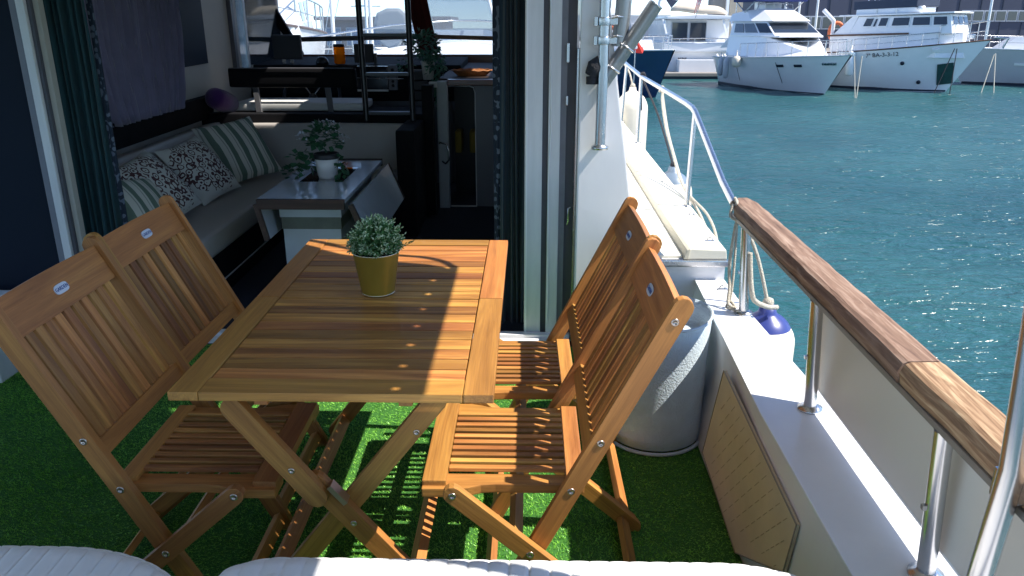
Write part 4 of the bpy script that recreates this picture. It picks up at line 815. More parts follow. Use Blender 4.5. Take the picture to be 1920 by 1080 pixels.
o = MB().lathe([(0, .065), (.03, .06), (.05, .04), (.056, .015), (.056, 0), (0, 0)], n=22).build('compass', BLACKM, None, loc=(-1.83, 7.30, 1.045)); tag(o, 'round black compass dome beside the amber jar', 'compass')
# ladder to the flybridge
ld = thing('ladder', 'black tubular ladder rising to the roof hatch in front of the helm', 'ladder', (-1.03, 5.92, 0))
MB().tube([(-.155, -.02, .74), (-.165, 0, 1.1), (-.185, .05, 2.10)], .021, 10).build('side_rail', BLACKM, ld); MB().tube([(.185, -.02, .64), (.180, 0, 1.1), (.165, .05, 2.10)], .021, 10).build('side_rail', BLACKM, ld)
for z_ in (.79, 1.065, 1.335, 1.62, 1.88): MB().box(-.165, .18, -.03 + (z_ - .75) * .05, .03 + (z_ - .75) * .05, z_ - .012, z_ + .012).build('rung', BLACKM, ld, bevel=.004)
# starboard side: companionway bulkhead, post, counter
struct(MB().box(-.415, .41, 6.30, 6.34, .0, .985).build('galley_front', INTGREY)); struct(MB().box(-.70, .41, 6.34, 8.2, .985, 1.0).build('galley_top', DARKWOOD))
tag(MB().box(-.625, .40, 6.26, 6.34, .955, 1.0).build('counter_edge', MAHOG, bevel=.008), 'dark mahogany edge of the galley counter above the companionway', 'counter')
for (y_, z0_, z1_) in ((6.26, .1, .92),): o = MB().box(-.26, -.235, y_ + .02, y_ + .045, z0_, z1_).build('handrail_strip', ALU); tag(o, 'thin upright metal strip on the grey galley front', 'trim')
fr = thing('companionway', 'dark doorway down to the forward cabin, rounded at its top corner', 'doorway', (-.52, 6.30, 0))
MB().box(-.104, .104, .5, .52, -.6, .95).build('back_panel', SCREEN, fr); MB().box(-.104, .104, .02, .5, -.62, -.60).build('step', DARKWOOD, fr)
q = MB(); arc = [(.104, .95)] + [(.104 - .04 + .04 * math.sin(b_), .90 + .04 * math.cos(b_) + .01) for b_ in np.linspace(0, math.pi / 2, 6)]; q.prism([(x_, -.003, z_) for x_, z_ in arc], (0, .04, 0)); q.build('corner', INTGREY, fr)
MB().tube([(.104, -.004, .0), (.104, -.004, .90), (.092, -.004, .938), (.06, -.004, .95), (-.10, -.004, .952)], .004, 6).build('trim', ALU, fr); MB().box(-.104, .104, -.012, .02, -.012, .008).build('threshold', ALU, fr)
pad('yellow_cushion', YELLOWC, fr, -.09, -.03, .30, .48, .38, .56, bev=.02); pad('yellow_cushion', YELLOWC, fr, .03, .09, .30, .48, .38, .56, bev=.02)
po = thing('grab_post', 'tall pale cabin post with a bent metal handle beside the companionway', 'post', (-.665, 6.24, 0))
MB().box(-.042, .040, 0, .08, 0, .99).build('post', mat('grey_white_post', (.40, .42, .44), .45, var=.05), po, bevel=.012); MB().tube([(-.03, -.003, .52), (-.02, -.03, .53), (.03, -.05, .52), (.045, -.05, .47), (.045, -.05, .40), (.02, -.05, .37), (-.01, -.003, .38)], .008, 8).build('handle', STEEL, po)
struct(MB().box(-.79, -.71, 6.0, 6.1, 0, .98).build('cabinet_post', BLACK)); struct(MB().box(-1.27, -.70, 7.20, 7.24, 0, .735).build('galley_back', INTGREY))
iv = thing('ivy_plant', 'trailing variegated ivy in a pale pot on the galley end beside the mahogany pillar', 'potted plant', (-.79, 6.45, .985))
MB().lathe([(0, 0), (.04, 0), (.055, .14), (.05, .142), (0, .13)], n=22).build('pot', POTW, iv); 
l1, l2 = MB(), MB(); B_ = [l1, l1, l2]
clump(B_, (-.03, 0, .24), (.13, .10, .13), 420, (.03, .05), (.022, .034), droop=.2); clump(B_, (.06, -.03, .10), (.08, .06, .10), 200, (.03, .05), (.02, .032), droop=.6); clump(B_, (.07, -.05, -.06), (.04, .03, .13), 140, (.025, .04), (.018, .028), droop=1.2)
clump(B_, (-.17, -.02, .10), (.05, .06, .08), 45, (.03, .045), (.02, .03), droop=.6); clump(B_, (.075, -.06, -.20), (.015, .015, .09), 22, (.02, .03), (.015, .022), droop=1.5)
l1.build('foliage', IVYM, iv)['kind'] = 'stuff'; l2.build('pale_foliage', IVYL, iv)['kind'] = 'stuff'
MB().box(.03, .09, -.23, -.17, -.04, .0).build('card', POTW, iv)
wb = thing('wicker_tray', 'shallow wicker basket catching the sun on the galley counter', 'basket', (-.46, 6.62, 1.002))
prof = [(.10, .0), (.135, .035), (.140, .04), (.134, .042), (.125, .03), (.10, .01), (0, .01)]
m_ = MB().lathe(prof, n=30); m_.v = [(x * 1.15, y * .8, z) for x, y, z in m_.v]; m_.build('bowl', WICKER, wb); MB().tube([(.16 * math.cos(a), .112 * math.sin(a), .042 + .003 * math.sin(12 * a)) for a in np.linspace(0, 2 * math.pi, 49)[:-1]], .005, 6, closed=True).build('rim', WICKER, wb)
o = MB().box(-.86, -.74, 6.16, 6.22, .2, .3).build('magazine_box', INTGREY); bpy.data.objects.remove(o)
# windscreen
ws = thing('windscreen', 'raked windscreen with mahogany pillars and dark frame above the dashboard', 'windscreen', (-1.1, 8.2, 1.06))
def wsx(x, z): return (x, .12 - z * .42, z)     # rakes aft going up
def wsbar(nm, m, a, b, w_, t=.05):
    A = Vector(wsx(*a)); B = Vector(wsx(*b)); return board(nm, ws, A, B, w_, t, (0, -1, 0), m)
wsbar('sill', MAHOG, (-1.5, -.035), (1.4, -.035), .09, .05)
wsbar('lower_bar', mat('bar_grey', (.12, .11, .11), .5), (-1.25, .155), (.05, .185), .045, .03)
wsbar('lower_bar', mat('bar_teak', (.25, .13, .07), .5), (.11, .185), (1.4, .150), .040, .03)
wsbar('pillar', MAHOG, (.10, .02), (-.04, 1.0), .19); wsbar('pillar', BLACK, (-1.20, .0), (-1.62, 1.0), .075); wsbar('pillar', INTWHITE, (-1.27, .0), (-1.69, 1.0), .035)
wsbar('pillar', MAHOG, (1.35, .0), (1.3, 1.0), .1)
q = MB(); A, B_, C_, D_ = [Vector(wsx(*p)) + Vector((0, .028, 0)) for p in ((-1.5, .0), (1.35, .0), (1.3, 1.0), (-1.66, 1.0))]; q.hexa([A, B_, C_, D_] + [p + Vector((0, .006, .002)) for p in (A, B_, C_, D_)]); q.build('pane', WGLASS, ws)
wsbar('wiper', BLACKM, (.98, .18), (.80, .42), .01, .01)

# ------------------------------------------------------------------ the harbour (level)
FRAME = 'level'
WZ = -1.3
wm = bpy.data.meshes.new('sea')
def sea():
    # one sheet out to the horizon, finer near the boat, with real low waves
    xs = np.concatenate([-np.geomspace(1400, 26, 18), np.linspace(-25, 60, 341), np.geomspace(62, 1400, 18)]); ys = np.concatenate([-np.geomspace(1400, 11, 14), np.linspace(-10, 60, 281), np.geomspace(62, 1600, 20)])
    X, Y = np.meshgrid(xs, ys); Z = np.zeros_like(X); 
    for k in range(16):
        a = R(70) + rng.normal(0, .5); lam = rng.uniform(.9, 3.2); kx, ky = 2 * np.pi / lam * np.cos(a), 2 * np.pi / lam * np.sin(a); Z += .0052 * lam / 1.6 * np.sin(kx * X + ky * Y + rng.uniform(0, 6.28))
    fade = np.clip((60 - np.abs(Y)) / 20, 0, 1) * np.clip((62 - np.abs(X)) / 20, 0, 1); Z = WZ + Z * fade
    nx, ny = len(xs), len(ys); V = np.stack([X, Y, Z], -1).reshape(-1, 3)
    i, j_ = np.meshgrid(np.arange(nx - 1), np.arange(ny - 1)); a = (j_ * nx + i).ravel(); F = np.stack([a, a + 1, a + nx + 1, a + nx], -1)
    me = bpy.data.meshes.new('sea'); me.from_pydata(V.tolist(), [], F.tolist()); me.polygons.foreach_set('use_smooth', [True] * len(me.polygons)); me.materials.append(WATER); o = bpy.data.objects.new('sea', me); link(o); struct(o)
sea()
HW = mat('boat_white', (.80, .81, .83), .25, var=.04, vscale=1.2, coat=.3)
HGREY = mat('boat_grey_hull', (.46, .49, .53), .3, var=.05, vscale=1.2)
HBLUE = mat('boat_blue_hull', (.006, .035, .10), .2, var=.1, vscale=1.0, coat=.4)
BOOT = mat('boot_stripe', (.008, .016, .035), .5)
BWIN = mat('tinted_window', (.02, .028, .042), .12, coat=.5)
BTEAK = mat('teak_trim', (.10, .045, .025), .5)
NAVYB = mat('navy_bimini', (.015, .03, .14), .85, var=.1)
NAVYB2 = mat('charcoal_canvas', (.035, .05, .085), .85, var=.1)
TAN = mat('tan_canvas', (.60, .52, .42), .9, var=.08, vscale=2)
RED = mat('red_cloth', (.55, .03, .02), .8); WHITEC = mat('white_cloth', (.75, .75, .75), .8); BLUEC = mat('blue_cloth', (.02, .03, .2), .8)
CONC = mat('weathered_concrete', (.25, .23, .21), .9, var=.15, vscale=1.5, bump=.2, bscale=4); CONCB = mat('beige_concrete', (.42, .36, .29), .9, var=.12, vscale=1.5)
GREENM = mat('green_mat', (.01, .06, .055), .8, var=.4, vscale=5)
ORANGE = mat('lifebuoy_orange', (.65, .16, .06), .6)

def motorboat(name, label, loc, heading, L, B, fs, fb, hullm, rake=1.1, stripe=True, group=None, rub=BTEAK, flare=.82, deckm=None):
    r = thing(name, label, 'boat', loc, heading, group)
    n = 26; deck = []; rings = []
    def hb_(s, p): return B / 2 * (1 - (1 - min(1, s * 1.5)) ** p) * (1 - .06 * max(0, s - .7) / .3)
    for i in range(n + 1):
        s = i / n; xd = rake * (1 - s) ** 1.5 - L * s; xw = -L * s * .985 - .0; zd = fs + (fb - fs) * (1 - s) ** 1.7
        bd = hb_(s, 2.3) + .04; bwl = hb_(s, 1.6) * flare
        pr = [(xw, 0, -.45), (xw, bwl * .75, -.25), (xw, bwl, .0), (xw * .6 + xd * .4, bwl * .72 + bd * .28, zd * .40), (xw * .25 + xd * .75, bwl * .3 + bd * .7, zd * .75), (xd, bd, zd)]
        rings.append([(x, -y, z) for x, y, z in pr[::-1]] + pr[1:]); deck.append((xd, bd, zd))
    k = len(rings[0]); V = [p for g_ in rings for p in g_]; F = [(i * k + a, i * k + a + 1, (i + 1) * k + a + 1, (i + 1) * k + a) for i in range(n) for a in range(k - 1)]
    F.append(tuple(range(n * k, n * k + k))); MB().add(V, F, True).build('hull', hullm, r)
    V = [(x, y, z) for x, y, z in deck] + [(x, -y, z) for x, y, z in deck]; m = n + 1; MB().add(V, [(i, m + i, m + i + 1, i + 1) for i in range(n)]).build('deck', deckm or HW, r)
    if stripe:
        q = MB()
        for s_ in (1, -1):
            pts_ = [(-L * i / n * .985, s_ * (hb_(i / n, 1.6) * flare), 0) for i in range(n + 1)]
            for i in range(n):
                a, b = Vector(pts_[i]), Vector(pts_[i + 1]); o1 = Vector((.0, s_ * .02, 0)); q.hexa([a - o1, b - o1, b + o1, a + o1, a - o1 + Vector((0, 0, .13)), b - o1 + Vector((0, 0, .13)), b + o1 * 2 + Vector((0, 0, .13)), a + o1 * 2 + Vector((0, 0, .13))])
        q.build('boot_stripe', BOOT, r)
    for s_ in (1, -1): MB().tube([(x, s_ * (y + .01), z - .01) for x, y, z in deck], .03, 6).build('rub_rail', rub, r)
    r['_'] = 1; del r['_']
    return r, deck
def loft(parent, nm, m, bot, top, z0, z1):
    """house part from a plan rectangle/polygon at z0 to one at z1"""
    n = len(bot); V = [(x, y, z0[i] if isinstance(z0, (list, tuple)) else z0) for i, (x, y) in enumerate(bot)] + [(x, y, z1[i] if isinstance(z1, (list, tuple)) else z1) for i, (x, y) in enumerate(top)]
    F = [tuple(range(n - 1, -1, -1)), tuple(range(n, 2 * n))] + [(i, (i + 1) % n, n + (i + 1) % n, n + i) for i in range(n)]
    o = MB().add(V, F).build(nm, m, parent, bevel=.03); return V
def win(parent, V, n, face, spans, v0, v1, m=None, frame=True, sk=0):
    a, b = face, (face + 1) % n; q = [V[a], V[b], V[n + b], V[n + a]]
    for (u0, u1) in spans:
        w_ = None
        if frame: w_ = MB().quadpanel(q, u0 - .012, u1 + .012, v0 - .04, v1 + .04, .012, .0, sk).build('window', GEL, parent); MB().quadpanel(q, u0, u1, v0, v1, .012, .012, sk).build('pane', m or BWIN, w_)
        else: MB().quadpanel(q, u0, u1, v0, v1, .02, .0, sk).build('window', m or BWIN, parent)
def railing(parent, deck, s0, s1, h, nposts, side=(1, -1), inset=.06, r=.018, mid=True):
    n = len(deck) - 1
    def at_(s, sd_, z=0): i = min(n - 1, int(s * n)); f = s * n - i; a, b = Vector(deck[i]), Vector(deck[i + 1]); p = a.lerp(b, f); return Vector((p.x - inset, sd_ * (max(.02, p.y - inset)), p.z + z))
    for sd_ in side:
        ss = np.linspace(s0, s1, 24); q = MB(); q.tube([at_(s, sd_, h) for s in ss], r, 6)
        if mid: q.tube([at_(s, sd_, h * .5) for s in ss], r * .6, 5)
        for s in np.linspace(s0, s1, nposts): q.tube([at_(s, sd_, 0), at_(s, sd_, h)], r, 6)
        q.build('guard_rail', STEEL, parent)
def text_on(parent, body, size, M, m, nm='lettering'):
    fc = bpy.data.curves.new(nm, 'FONT'); fc.body = body; fc.size = size; fc.extrude = .004; fc.align_x = 'CENTER'; fc.resolution_u = 2
    tmp = bpy.data.objects.new(nm, fc); COL.objects.link(tmp); bpy.context.view_layer.update(); tm = bpy.data.meshes.new_from_object(tmp.evaluated_get(bpy.context.evaluated_depsgraph_get())); bpy.data.objects.remove(tmp)
    tm.materials.clear(); tm.materials.append(m); return shared(nm, tm, parent, M)
def small_fender(parent, p, r=.13, h=.7, m=None):
    o = MB().lathe([(0, -h), (r * .6, -h + .03), (r, -h + .12), (r, -.14), (r * .6, -.04), (.03, 0), (.02, .25), (0, .25)], p, 14).build('fender', m or FENDW, parent); return o
def mooring(label, a, b, r=.02, m=None, sag=.0):
    A, B = Vector(a), Vector(b); P_ = [A.lerp(B, t_) - Vector((0, 0, sag * 4 * t_ * (1 - t_))) for t_ in np.linspace(0, 1, 9)]; o = MB().tube(P_, r, 6).build('mooring_line', m or ROPEW); return tag(o, label, 'mooring line')

# trawler yacht, starboard bow towards us
tr_, dk_ = motorboat('trawler_yacht', 'white wooden style trawler yacht with charcoal flybridge canvas and 7ª BA on its bow', (19.1, 38.1, WZ), math.atan2(-.73, .68), 6.4, 3.9, 1.62, 2.30, HW, rake=1.55)
V = loft(tr_, 'trunk_cabin', HW, [(-4.999, -1.62), (-0.317, -1.05), (0.686, -.45), (0.686, .45), (-0.317, 1.05), (-4.999, 1.62)], [(-4.999, -1.58), (-0.382, -1.0), (0.482, -.35), (0.482, .35), (-0.382, 1.0), (-4.999, 1.58)], 1.5, [2.52, 2.66, 2.60, 2.60, 2.66, 2.52])
W_ = [(-4.200, -1.50, 2.45), (0.250, -.98, 2.55), (0.045, -.88, 3.36), (-3.866, -1.38, 3.28)]; W4 = [(-4.200, 1.50, 2.45), (0.250, .98, 2.55), (0.045, .88, 3.36), (-3.866, 1.38, 3.28)]
MB().hexa([W_[0], W_[1], W4[1], W4[0], W_[3], W_[2], W4[2], W4[3]]).build('wheelhouse', HW, tr_, bevel=.03)
for (u0, u1) in ((.11, .19), (.27, .35), (.41, .58), (.62, .79), (.83, .96)):
    w_ = MB().quadpanel(W_, u0 - .01, u1 + .01, .40, .93, .03, .0).build('window', HW, tr_); MB().quadpanel(W_, u0, u1, .47, .88, .02, .032).build('pane', BWIN, w_)
q = MB(); q.quadpanel(W_, .215, .235, .45, .85, .035); q.build('porthole', BWIN, tr_)
W2 = [(0.250, -.98, 2.55), (0.250, .98, 2.55), (0.045, .88, 3.36), (0.045, -.88, 3.36)]
for u0 in (.05, .37, .69): w_ = MB().quadpanel(W2, u0, u0 + .27, .40, .92, .03).build('window', HW, tr_); MB().quadpanel(W2, u0 + .02, u0 + .25, .46, .87, .02, .032).build('pane', BWIN, w_)
MB().prism([(-4.730, -1.58, 3.28), (0.250, -1.12, 3.40), (0.454, 0, 3.42), (0.250, 1.12, 3.40), (-4.730, 1.58, 3.28)], (0, 0, .07)).build('roof', HW, tr_, bevel=.02)
MB().prism([(-5.203, -1.70, 2.38), (-1.525, -1.24, 2.50), (-1.525, -1.20, 2.50), (-5.203, -1.62, 2.38)], (0, 0, .08)).build('teak_rail', BTEAK, tr_)
MB().prism([(-4.061, -1.3, 3.36), (-1.460, -1.1, 3.44), (-0.986, 0, 3.46), (-1.460, 1.1, 3.44), (-4.061, 1.3, 3.36)], (0, 0, .24)).build('flybridge', HW, tr_, bevel=.05)
MB().prism([(-4.200, -1.32, 3.58), (-1.385, -1.12, 3.69), (-0.856, 0, 3.71), (-1.385, 1.12, 3.69), (-4.200, 1.32, 3.58)], (0, 0, .38)).build('flybridge_canvas', NAVYB2, tr_, bevel=.04)
MB().prism([(-4.999, -1.6, 2.4), (-4.200, -1.52, 2.4), (-3.866, -1.40, 3.30), (-4.135, -1.42, 3.30)], (0, .08, 0)).build('aft_support', HW, tr_)
MB().lathe([(0, .12), (.16, .12), (.16, 0)], (-1.255, -.9, 3.6), 14).build('life_ring', HW, tr_)
railing(tr_, dk_, .02, .20, .80, 4); railing(tr_, dk_, .20, .62, .52, 7)
MB().prism([(-11.3, -1.5, 1.75), (-10.0, -1.28, 1.85), (-9.85, -1.26, 3.05), (-10.25, -1.3, 3.05)], (0, .08, 0)).build('aft_support', HW, tr_)
# starboard bow surface point: evaluate hull side at s,t
def hullpt(deck, L, B, s, t, side, flare=.82):
    i = s * 26; d0 = deck[int(i)]; d1 = deck[min(26, int(i) + 1)]; f = i - int(i); dd = [d0[a] * (1 - f) + d1[a] * f for a in range(3)]
    bwl = B / 2 * (1 - (1 - min(1, s * 1.5)) ** 1.6) * (1 - .06 * max(0, s - .7) / .3) * flare; xw = -L * s * .985
    ks = [(0, xw, bwl, 0), (.40, xw * .6 + dd[0] * .4, bwl * .72 + dd[1] * .28, dd[2] * .4), (.75, xw * .25 + dd[0] * .75, bwl * .3 + dd[1] * .7, dd[2] * .75), (1, dd[0], dd[1], dd[2])]
    for a, b in zip(ks[:-1], ks[1:]):
        if t <= b[0] + 1e-9: f = (t - a[0]) / (b[0] - a[0]); return Vector((a[1] + (b[1] - a[1]) * f, side * (a[2] + (b[2] - a[2]) * f), a[3] + (b[3] - a[3]) * f))
def surfM(deck, L, B, s, t, side, out=.02):
    p = hullpt(deck, L, B, s, t, side); px_ = hullpt(deck, L, B, s - .03, t, side) - hullpt(deck, L, B, s + .03, t, side); pz_ = hullpt(deck, L, B, s, min(1, t + .1), side) - hullpt(deck, L, B, s, t - .1, side)
    x = px_.normalized() * (1 if side < 0 else -1); n_ = x.cross(pz_).normalized(); z = n_.cross(x) ; M = Matrix((x, z, n_)).transposed().to_4x4(); M.translation = p + n_ * out; return M
text_on(tr_, '7ª BA-3-3-12', .27, surfM(dk_, 6.4, 3.9, .45, .82, -1), BOOT)
shared('green_mat', MB().box(-.33, .33, -.62, .38, -.01, .03).mesh('green_mat', .01), tr_, surfM(dk_, 6.4, 3.9, .09, .42, -1) @ Matrix.Rotation(R(6), 4, 'Z')).data.materials.append(GREENM)
shared('bow_light', MB().box(-.16, .16, -.07, .07, -.01, .12).mesh('bow_light', .01), tr_, surfM(dk_, 6.4, 3.9, .2, .9, -1)).data.materials.append(GEL)
for s_, t_ in ((.33, .64), (.19, .2)): shared('through_hull', MB().lathe([(0, .03), (.09, .03), (.09, 0)], n=12).mesh('through_hull'), tr_, surfM(dk_, 6.4, 3.9, s_, t_, -1)).data.materials.append(BOOT)
p = hullpt(dk_, 6.4, 3.9, .62, .95, -1); small_fender(tr_, p + Vector((0, -.22, .1)), .20, 1.15, HW)
q = MB(); pa = Vector((1.9, 0, 2.35)); q.tube([pa + Vector((-.3, .15, .05)), pa + Vector((.35, .0, .0))], .05, 8); q.tube([pa + Vector((.3, 0, 0)), pa + Vector((.15, 0, -.4))], .05, 6); q.build('anchor', STEEL, tr_)
for dx_ in (-3.9, -3.6, -3.4): MB().tube([(dx_, -.6, 3.4), (dx_ + .25, -.6, 7.5)], .025, 6).build('antenna', EDGEWHITE, tr_)

# flybridge cruiser, bow towards us
fl_, df_ = motorboat('flybridge_cruiser', 'white flybridge cruiser with blue bimini moored bow-out left of the trawler', (12.95, 36.3, WZ), math.atan2(-.98, .20), 7.6, 4.1, 1.38, 1.72, HW, rake=1.7, rub=mat('pale_rub', (.6, .62, .64), .4))
V = loft(fl_, 'coachroof', HW, [(-.6, -.5), (-.6, .5), (-3.2, 1.5), (-6.9, 1.6), (-6.9, -1.6), (-3.2, -1.5)], [(-1.5, -.3), (-1.5, .3), (-3.2, 1.3), (-6.9, 1.45), (-6.9, -1.45), (-3.2, -1.3)], 1.45, [1.80, 1.80, 2.40, 2.45, 2.45, 2.40])
V = loft(fl_, 'saloon', HW, [(-2.6, -1.2), (-2.6, 1.2), (-3.6, 1.42), (-6.8, 1.5), (-6.8, -1.5), (-3.6, -1.42)], [(-3.9, -1.05), (-3.9, 1.05), (-4.8, 1.24), (-6.8, 1.35), (-6.8, -1.35), (-4.8, -1.24)], 2.40, 3.08)
for f_, sp in ((0, ((.03, .97),)), (1, ((.06, .94),)), (5, ((.06, .94),)), (2, ((.03, .45), (.50, .85))), (4, ((.15, .50), (.55, .97)))): win(fl_, V, 6, f_, sp, .24, .86, frame=False)
MB().prism([(-2.45, -1.1, 2.36), (-2.3, 0, 2.38), (-2.45, 1.1, 2.36), (-3.5, 1.5, 2.36), (-3.5, -1.5, 2.36)], (0, 0, .09)).build('brow', HW, fl_, bevel=.03)
V = loft(fl_, 'flybridge_coaming', HW, [(-3.4, -.95), (-3.4, .95), (-4.7, 1.4), (-7.0, 1.5), (-7.0, -1.5), (-4.7, -1.4)], [(-4.9, -.75), (-4.9, .75), (-5.7, 1.2), (-7.0, 1.35), (-7.0, -1.35), (-5.7, -1.2)], 3.08, [3.66, 3.66, 3.6, 3.45, 3.45, 3.6])
MB().prism([(-4.6, -1.35, 3.98), (-7.0, -1.35, 4.0), (-7.0, 1.35, 4.0), (-4.6, 1.35, 3.98)], (0, 0, .14)).build('bimini', NAVYB, fl_, bevel=.05)
for x_, y_ in ((-4.8, 1.25), (-4.8, -1.25), (-6.8, 1.25), (-6.8, -1.25)): MB().tube([(-5.8, y_, 3.5), (x_, y_, 4.0)], .03, 6).build('bimini_strut', STEEL, fl_)
MB().tube([(-6.9, 1.2, 3.4), (-6.9, 1.2, 4.0)], .025, 6).build('bimini_strut', STEEL, fl_); MB().tube([(-6.9, -1.2, 3.4), (-6.9, -1.2, 4.0)], .025, 6).build('bimini_strut', STEEL, fl_)
MB().tube([(-5.2, -.95, 3.6), (-5.1, -.85, 3.88), (-5.0, 0, 3.94), (-5.1, .85, 3.88), (-5.2, .95, 3.6)], .03, 6).build('screen_rail', STEEL, fl_)
for k in range(3): MB().obox((-5.4 - .5 * k, -.7 + .7 * k, 3.75), (.35, .4, .5)).build('seat', HW, fl_, bevel=.05)
railing(fl_, df_, .02, .62, .62, 9, mid=False)
shared('bow_roller', MB().box(-.45, .4, -.12, .12, -.04, .05).mesh('bow_roller', .01), fl_, Matrix.Translation((1.35, 0, 1.78))).data.materials.append(STEEL)
shared('anchor_plate', MB().box(-.32, .32, -.05, .05, -.02, .04).mesh('anchor_plate', .01), fl_, surfM(df_, 7.6, 4.1, .06, .80, -1)).data.materials.append(STEEL)
for s_ in (.20, .30): shared('hatch_port', MB().box(-.2, .2, -.06, .06, -.02, .02).mesh('hatch_port', .01), fl_, surfM(df_, 7.6, 4.1, s_, .75, -1)).data.materials.append(BWIN)
for s_, h in ((.74, 1.0), (.82, .9)): small_fender(fl_, hullpt(df_, 7.6, 4.1, s_, .95, -1) + Vector((0, -.15, .05)), .14, h, HGREY)
small_fender(fl_, hullpt(df_, 7.6, 4.1, .6, .98, -1) + Vector((0, -.2, .1)), .22, .55)

MB().lathe([(0, .16), (.2, .14), (.26, 0), (.2, -.06), (0, -.06)], (-6.6, 0, 4.22), 16).build('radar_dome', HW, fl_)
for y_ in (-1.1, 1.1): MB().tube([(-6.9, y_, 4.0), (-7.0, y_, 6.2)], .02, 6).build('antenna', EDGEWHITE, fl_)
for s_ in (.1, .45): shared('hull_line', MB().box(-.012, .012, -.55, .62, 0, .012).mesh('hull_line'), fl_, surfM(df_, 7.6, 4.1, s_ + .2, .5, -1)).data.materials.append(BOOT)
MB().lathe([(0, .14), (.18, .12), (.22, 0), (.18, -.06), (0, -.06)], (-3.4, .2, 4.15), 16).build('radar_dome', HW, tr_)
for k, x_ in enumerate((-4.0, -3.1, -2.2)): MB().tube([(x_, -1.25, 3.35), (x_, -1.25, 3.62)], .02, 5).build('flybridge_post', STEEL, tr_)
for s_ in (.75, .9): small_fender(tr_, hullpt(dk_, 6.4, 3.9, s_, .9, -1) + Vector((0, -.2, .05)), .15, .8, HW)
MB().obox((.6, .2, 2.42), (.35, .3, .22)).build('windlass', STEEL, tr_, bevel=.04); MB().obox((-.2, .6, 2.75), (.8, .5, .18)).build('life_raft', EDGEWHITE, tr_, bevel=.06)

# stern-on motor yacht at the pontoon
ya = thing('motor_yacht', 'white motor yacht seen stern-on with tan canvas and striped ensign, behind the pontoon', 'boat', (10.05, 49.2, WZ), 0)
MB().prism([(-2.15, 0, .75), (-1.95, 0, .30), (1.95, 0, .30), (2.15, 0, .75), (2.25, 0, 1.45), (-2.25, 0, 1.45)], (0, 10, 0)).build('hull', HW, ya, bevel=.06); MB().prism([(-1.8, .1, .3), (-1.9, .1, -.3), (1.9, .1, -.3), (1.8, .1, .3)], (0, 9.8, 0)).build('bottom', HGREY, ya)
MB().box(-2.28, 2.28, -.35, 9.6, 1.45, 1.98).build('bulwark', HW, ya, bevel=.08)
MB().box(-1.9, 1.9, 1.4, 8.6, 1.98, 3.22).build('saloon', HW, ya, bevel=.04)
for x0_, x1_ in ((-1.55, -.55), (-.48, .55)): w_ = MB().box(x0_, x1_, 1.34, 1.40, 2.02, 3.12).build('window', HGREY, ya); MB().box(x0_ + .05, x1_ - .05, 1.30, 1.36, 2.06, 3.06).build('pane', BWIN, w_)
MB().prism([(-2.05, .1, 3.25), (2.15, .1, 3.25), (2.1, .1, 3.42), (0, .1, 3.52), (-2.05, .1, 3.42)], (0, 8.5, 0)).build('roof', HW, ya, bevel=.05)
for x_ in (1.5, 1.95, -1.98): q = MB(); q.prism([(x_, -.1, 1.98), (x_ + .12, -.1, 1.98), (x_ - .22, .2, 3.25), (x_ - .32, .2, 3.25)], (0, .08, 0)); q.build('stern_post', HW, ya)
q = MB(); q.tube([(-2.25, -.35, 2.16), (0, -.42, 2.20), (2.25, -.35, 2.16)], .03, 6)
for x_ in np.linspace(-2.2, 2.2, 6): q.tube([(x_, -.36, 1.98), (x_, -.36, 2.17)], .02, 5)
q.build('guard_rail', STEEL, ya)
# tan dinghy cover on the roof
V = []; n = 14
for i in range(n + 1):
    u = i / n; x = -1.75 + 3.3 * u; rr = .34 * math.sqrt(max(.05, 1 - abs(2 * u - 1) ** 3.2)) 
    V.append([(x, .8 + rr * 1.6 * math.cos(a), 3.55 + .2 * (1 - u) + max(-.05, rr * 1.25 * math.sin(a)) + .03 * math.sin(9 * u)) for a in np.linspace(0, 2 * math.pi, 13)[:-1]])
F = [(i * 12 + k, i * 12 + (k + 1) % 12, (i + 1) * 12 + (k + 1) % 12, (i + 1) * 12 + k) for i in range(n) for k in range(12)] + [tuple(range(11, -1, -1)), tuple(range(n * 12, n * 12 + 12))]
MB().add([p for g_ in V for p in g_], F, True).build('tender_cover', TAN, ya)
q = MB(); q.tube([(-2.3, 2.5, 3.4), (-2.2, 2.2, 4.35), (-1.6, 2.2, 4.55), (.4, 2.2, 4.5), (.6, 2.6, 3.5)], .09, 8); q.build('radar_arch', HW, ya); MB().prism([(-1.9, 2.1, 4.45), (-1.1, 2.1, 4.35), (-1.5, 2.1, 3.9)], (0, .05, 0)).build('rolled_cover', NAVYB2, ya)
text_on(ya, 'ALINE', .20, Matrix.Translation((-1.05, -.03, .98)) @ Matrix.Rotation(R(90), 4, 'X'), BTEAK); text_on(ya, 'NE', .20, Matrix.Translation((1.1, -.03, .98)) @ Matrix.Rotation(R(90), 4, 'X'), BTEAK)
MB().box(-1.4, .75, -1.1, -.25, .1, 1.02).build('swim_locker', HW, ya, bevel=.03) 
for x_ in (1.0, 1.25, 1.45): MB().tube([(x_, -.8, .05), (x_, -.8, 1.0), (x_ - .15, -.5, 1.3)], .06, 8).build('gangway_post', EDGEWHITE, ya)
fg = thing('ensign', 'red and white striped ensign with blue corner leaning from the yacht roof', 'flag', (9.55, 48.9, 2.0))
MB().tube([(0, 0, 0), (.45, 0, 1.5)], .02, 6).build('staff', STEEL, fg)
